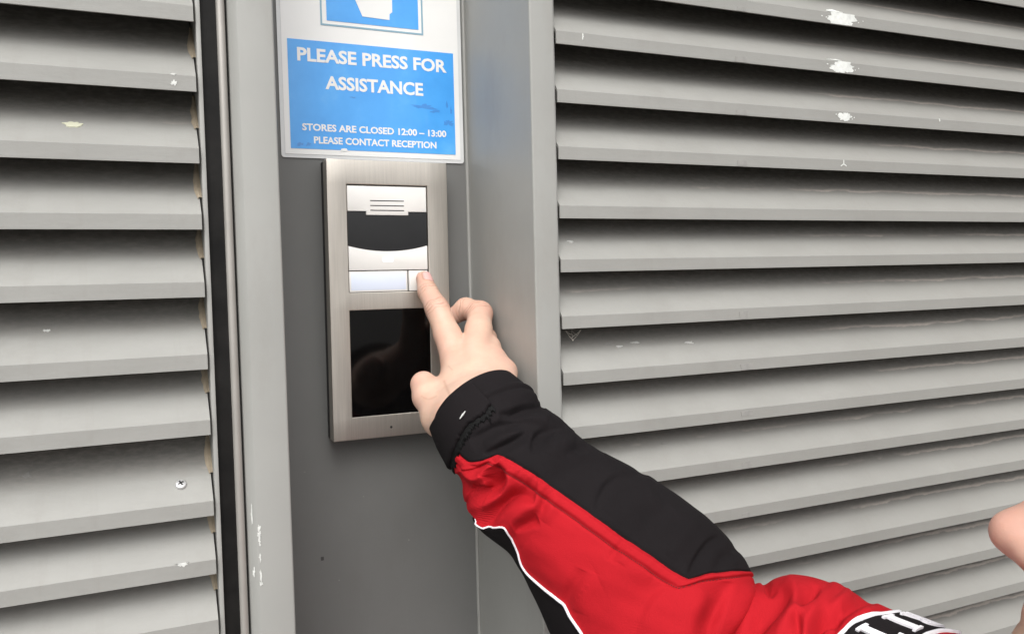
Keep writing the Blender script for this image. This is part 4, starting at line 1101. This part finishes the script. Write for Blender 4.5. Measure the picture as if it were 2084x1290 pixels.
# strap with a frayed edge closing the cuff
A_ = crp([(876, 880), (888, 852), (912, 822), (938, 796), (961, 781)], 90)
B_ = crp([(919, 958), (926, 928), (940, 896), (952, 872), (974, 855), (990, 842), (1002, 826)], 90)
rg = np.random.default_rng(8)
jag = np.convolve(rg.normal(0, 1, 110), np.ones(4)/4, 'same')[10:100]*1.2+np.convolve(rg.normal(0, 1, 110), np.ones(14)/14, 'same')[10:100]*4.5+np.repeat(rg.normal(0, 1, 30), 3)*1.3
dirB = B_-A_; dirB /= np.linalg.norm(dirB, axis=1)[:, None]
endc = np.array([(1.0-.0*k) for k in range(90)])
def strip(A_, B_, nv, off0, name, mat, parent, th=.0016, jagv=None):
    nA = len(A_); L = []
    uvA = np.array([uv(*p) for p in A_]); uvB = np.array([uv(*p) for p in B_])
    for arr in (uvA, uvB):
        for c_ in (0, 1): arr[2:-2, c_] = np.convolve(arr[:, c_], np.ones(5)/5, 'valid')
    s = np.linspace(0, 1, nv)
    uu = (uvA[:, None, 0]*(1-s)+uvB[:, None, 0]*s); tt = (uvA[:, None, 1]*(1-s)+uvB[:, None, 1]*s)
    if jagv is not None: uu = uu+jagv[:, None]*s[None]**6
    rim = np.minimum(np.minimum(np.arange(nA), nA-1-np.arange(nA))[:, None]/3, np.minimum(np.arange(nv), nv-1-np.arange(nv))[None]/2); rim = np.clip(rim, 0, 1)
    P, N = base(uu.ravel(), tt.ravel())
    D = displacement(P, N, uu.ravel(), tt.ravel())*.55
    top = P+N*(D+off0+th*np.sqrt(rim.ravel()))[:, None]; bot = P+N*(D+off0-.0015)[:, None]
    n = nA*nv; i = (np.arange(nA-1)[:, None]*nv+np.arange(nv-1)[None]).ravel()
    F = [tuple(q) for q in np.stack([i, i+1, i+nv+1, i+nv], 1)]
    bd = [k for k in range(nv)]+[k*nv+nv-1 for k in range(1, nA)]+[(nA-1)*nv+k for k in range(nv-2, -1, -1)]+[k*nv for k in range(nA-2, 0, -1)]
    F += [(bd[k], bd[k]+n, bd[(k+1) % len(bd)]+n, bd[(k+1) % len(bd)]) for k in range(len(bd))]
    o = mesh(name, np.concatenate([top, bot]), F, mat, parent, smooth=True)
    bm = bmesh.new(); bm.from_mesh(o.data); bmesh.ops.recalc_face_normals(bm, faces=bm.faces); bm.to_mesh(o.data); bm.free()
    return o
jv = jag*.010
B2 = B_+dirB*9
strip(A_+dirB*20, B2, 30, .0006, 'velcro_patch', VELCRO, jacket, .0008, jv*1.6+rg.normal(0, .05, 90))
strap = strip(A_, B_-dirB*3, 34, .0022, 'cuff_strap', BLK, jacket, .0016, jv)
u_, t_ = uv(954, 840); u2_, t2_ = uv(945, 854)
uu = np.array([u_, (u_+u2_)/2, u2_]); tt = np.array([t_, (t_+t2_)/2, t2_])
MB().tube(sleeve_point(uu, tt, .0052), [.0003, .0007, .0003], 8).build('plastic_tag', WHITE_PAINT, jacket, smooth=True)

# upper sleeve band with its lettering
def band_curve(pts):
    L = np.array([uv(*q) for q in crp(pts, 40)]); L = L[L[:, 1].argsort()]
    th = np.concatenate([[-PI], L[:, 1], [PI]]); uu = np.concatenate([[L[0, 0]], L[:, 0], [L[-1, 0]]])
    def f(t):
        t = (np.asarray(t)+PI) % (2*PI)-PI
        return sum(np.interp(np.clip(t+k*.06, -PI, PI), th, uu) for k in (-2, -1, 0, 1, 2))/5
    return f
EB0 = band_curve([(1660, 1360), (1680, 1322), (1708, 1290), (1740, 1266), (1790, 1250), (1832, 1246)])
EB1 = band_curve([(1815, 1385), (1845, 1330), (1890, 1292), (1930, 1285), (1966, 1290)])
def bu(f, tt): return EB0(tt)+(EB1(tt)-EB0(tt))*f
def band(f0, f1_, off, name, mat, parent, nu=14, nv=260):
    ff = np.repeat(np.linspace(f0, f1_, nu), nv); tt = np.tile(np.linspace(0, 2*PI, nv, endpoint=False), nu)
    rim = np.sqrt(np.clip(np.minimum(np.arange(nu), nu-1-np.arange(nu))/1.0, 0, 1)); of = np.repeat(-.002+(off+.002)*rim, nv)
    P = sleeve_point(bu(ff, tt), tt, of); i = np.arange(nu-1)[:, None]*nv+np.arange(nv)[None]; j2 = np.arange(nu-1)[:, None]*nv+(np.arange(nv)[None]+1) % nv
    return mesh(name, P, np.stack([i.ravel(), j2.ravel(), (j2+nv).ravel(), (i+nv).ravel()], 1), mat, parent, smooth=True)
sb = band(0, 1, .0011, 'sleeve_band', BLK, jacket)
band(-.03, .065, .0017, 'band_edge', WHITE_CLOTH, jacket, 6); band(.93, 1.03, .0017, 'band_edge', WHITE_CLOTH, jacket, 6)
# letters: strokes in letter space (x along the arm's girth 0..1, y up 0..1), bottoms towards the hand
def seg(x0, y0, x1, y1, w0, w1=None): return ('s', x0, y0, x1, y1, w0, w1 or w0)
GL = {
 'I': [seg(.5, 0, .5, 1, .30), seg(.22, .04, .78, .04, .09), seg(.22, .96, .78, .96, .09)],
 'T': [seg(.5, 0, .5, 1, .28), seg(.25, .04, .75, .04, .09), seg(.02, .93, .98, .93, .14), seg(.06, .78, .06, .95, .10), seg(.94, .78, .94, .95, .10)],
 'R': [seg(.2, 0, .2, 1, .28), seg(.0, .04, .4, .04, .09), ('a', .42, .735, .36, .265, -90, 90, .24), seg(.2, .93, .45, .93, .14), seg(.2, .53, .5, .53, .14), seg(.5, .53, .84, 0, .26), seg(.7, .04, 1.0, .04, .09)],
 'B': [seg(.2, 0, .2, 1, .28), ('a', .42, .745, .34, .255, -90, 90, .24), ('a', .44, .27, .42, .27, -90, 90, .24), seg(.2, .93, .45, .93, .14), seg(.2, .52, .5, .52, .14), seg(.2, .07, .5, .07, .14)],
 'A': [seg(.08, 0, .46, 1, .16), seg(.54, 1, .9, 0, .26), seg(.25, .32, .75, .32, .12), seg(-.04, .04, .22, .04, .09), seg(.72, .04, 1.06, .04, .09)],
 'N': [seg(.14, 0, .14, 1, .16), seg(.14, 1, .86, 0, .26), seg(.86, 0, .86, 1, .16), seg(0, .96, .2, .96, .09)]}
def letter(mb, ch, th_start, dth, u0, u1):
    def put(Pl):                             # Pl (n,2) letter-space points -> surface
        tt = th_start-dth*Pl[:, 0]; return bu(u0+(u1-u0)*Pl[:, 1], tt), tt
    strokes = []
    for g in GL[ch]:
        if g[0] == 's':
            _, x0, y0, x1, y1, w0, w1 = g
            n = 10; t = np.linspace(0, 1, n); c = np.stack([x0+(x1-x0)*t, y0+(y1-y0)*t], 1); ww = w0+(w1-w0)*t
            dx, dy = x1-x0, y1-y0
            if abs(dx) < .02 or abs(dy) > .3: nrm_ = np.array([1.0, 0]); ww = ww*.5
            else: nrm_ = np.array([0, 1.0]); ww = ww*.5
            strokes.append((c-nrm_*ww[:, None], c+nrm_*ww[:, None]))
        else:
            _, cx, cy, rx, ry, a0, a1, wd = g
            an = np.radians(np.linspace(a0, a1, 16)); co, si = np.cos(an), np.sin(an)
            strokes.append((np.stack([cx+rx*co, cy+ry*si], 1), np.stack([cx+(rx-wd*.95)*co, cy+(ry-.15)*si], 1)))
    for A1, B1 in strokes:
        V = []
        for off in (.0026, .0008):
            for L in (A1, B1):
                uu, tt = put(L); V.append(sleeve_point(uu, tt, np.full(len(uu), off)))
        n = len(A1); V = np.concatenate(V); F = []
        for k in range(n-1):
            F += [(k, k+1, n+k+1, n+k), (2*n+k, 3*n+k, 3*n+k+1, 2*n+k+1), (k, 2*n+k, 2*n+k+1, k+1), (n+k, n+k+1, 3*n+k+1, 3*n+k)]
        F += [(0, n, 3*n, 2*n), (n-1, 3*n-1, 4*n-1, 2*n-1)]
        mb.add(V, F)
_, TI = uv(1806, 1258)
DL = math.radians(12.5); GAP = math.radians(16.5)
for k, ch in enumerate('BRITAIN'):
    mb = MB(); letter(mb, ch, TI+DL*.5+GAP*(2-k), DL, .17, .83)
    mb.build('letter', WHITE_CLOTH, jacket)

# body of the jacket, trousers and shoes (the rest of the person, out of the frame)
HIP = NECKB-np.array([0, 0, .56]); CH = NECKB-np.array([0, 0, .20])
BR = np.stack([BODYF, BODYR, np.array([0, 0, 1.0])], 1)
def torso_d(P):
    d = ell(P, CH-BODYF*.01, BR, (.125, .190, .24))
    d = smin(d, ell(P, HIP+np.array([0, 0, .08]), BR, (.125, .175, .26)), .10)
    d = smin(d, cone(P, SHO_R, CH+BODYR*.08+np.array([0, 0, .08]), .078, .10), .05)
    d = smin(d, cone(P, SHO_L, CH-BODYR*.08+np.array([0, 0, .08]), .075, .10), .05)
    el = SHO_L+np.array([0, 0, -.27])-BODYR*.05-BODYF*.03; po = HIP-BODYR*.15+BODYF*.07+np.array([0, 0, .04])
    d = smin(d, smin(cone(P, SHO_L, el, .073, .060), cone(P, el, po, .060, .050), .03), .02)
    d = smin(d, cone(P, NECKB-np.array([0, 0, .03]), NECKB+np.array([0, 0, .035])+hf*.012, .082, .070), .02)      # collar
    neckhole = cone(P, NECKB+np.array([0, 0, .02]), NECKB+np.array([0, 0, .14])+hf*.03, .060, .064)
    d = np.maximum(d, -neckhole)
    return np.maximum(d, (HIP[2]-.10)-P[:, 2])
cx_ = (NECKB+SHO_R+SHO_L)/3
VT, QT = surface_nets(torso_d, np.arange(cx_[0]-.42, cx_[0]+.42, .007), np.arange(cx_[1]-.42, cx_[1]+.42, .007), np.arange(HIP[2]-.14, NECKB[2]+.10, .007), project=1)
mesh('jacket_body', VT, QT, RED, jacket, smooth=True)
KN = lambda s: np.array([HIP[0], HIP[1], .46])+BODYR*.09*s+BODYF*.02
FT = lambda s: np.array([HIP[0], HIP[1], .09])+BODYR*.10*s
def leg_d(P):
    d = None
    for s in (-1, 1):
        a = smin(cone(P, HIP+BODYR*.08*s-np.array([0, 0, .06]), KN(s), .098, .070), cone(P, KN(s), FT(s), .070, .058), .03)
        d = a if d is None else smin(d, a, .03)
    return np.maximum(d, .05-P[:, 2])
VL, QL = surface_nets(leg_d, np.arange(HIP[0]-.26, HIP[0]+.26, .010), np.arange(HIP[1]-.26, HIP[1]+.26, .010), np.arange(.03, HIP[2]+.08, .010), project=1)
mesh('trousers', VL, QL, TROUSERS, person, smooth=True)
for s in (-1, 1):
    f0_ = FT(s)*np.array([1, 1, 0])
    def shoe_d(P):
        d = smin(cone(P, f0_-BODYF*.05+np.array([0, 0, .040]), f0_+BODYF*.14+np.array([0, 0, .030]), .042, .040), cone(P, f0_+np.array([0, 0, .05]), f0_+np.array([0, 0, .10]), .045, .046), .03)
        return np.maximum(d, .001-P[:, 2])
    VS, QS = surface_nets(shoe_d, np.arange(f0_[0]-.22, f0_[0]+.22, .008), np.arange(f0_[1]-.22, f0_[1]+.22, .008), np.arange(-.01, .17, .008), project=1)
    mesh('shoe', VS, QS, SHOE, person, smooth=True)
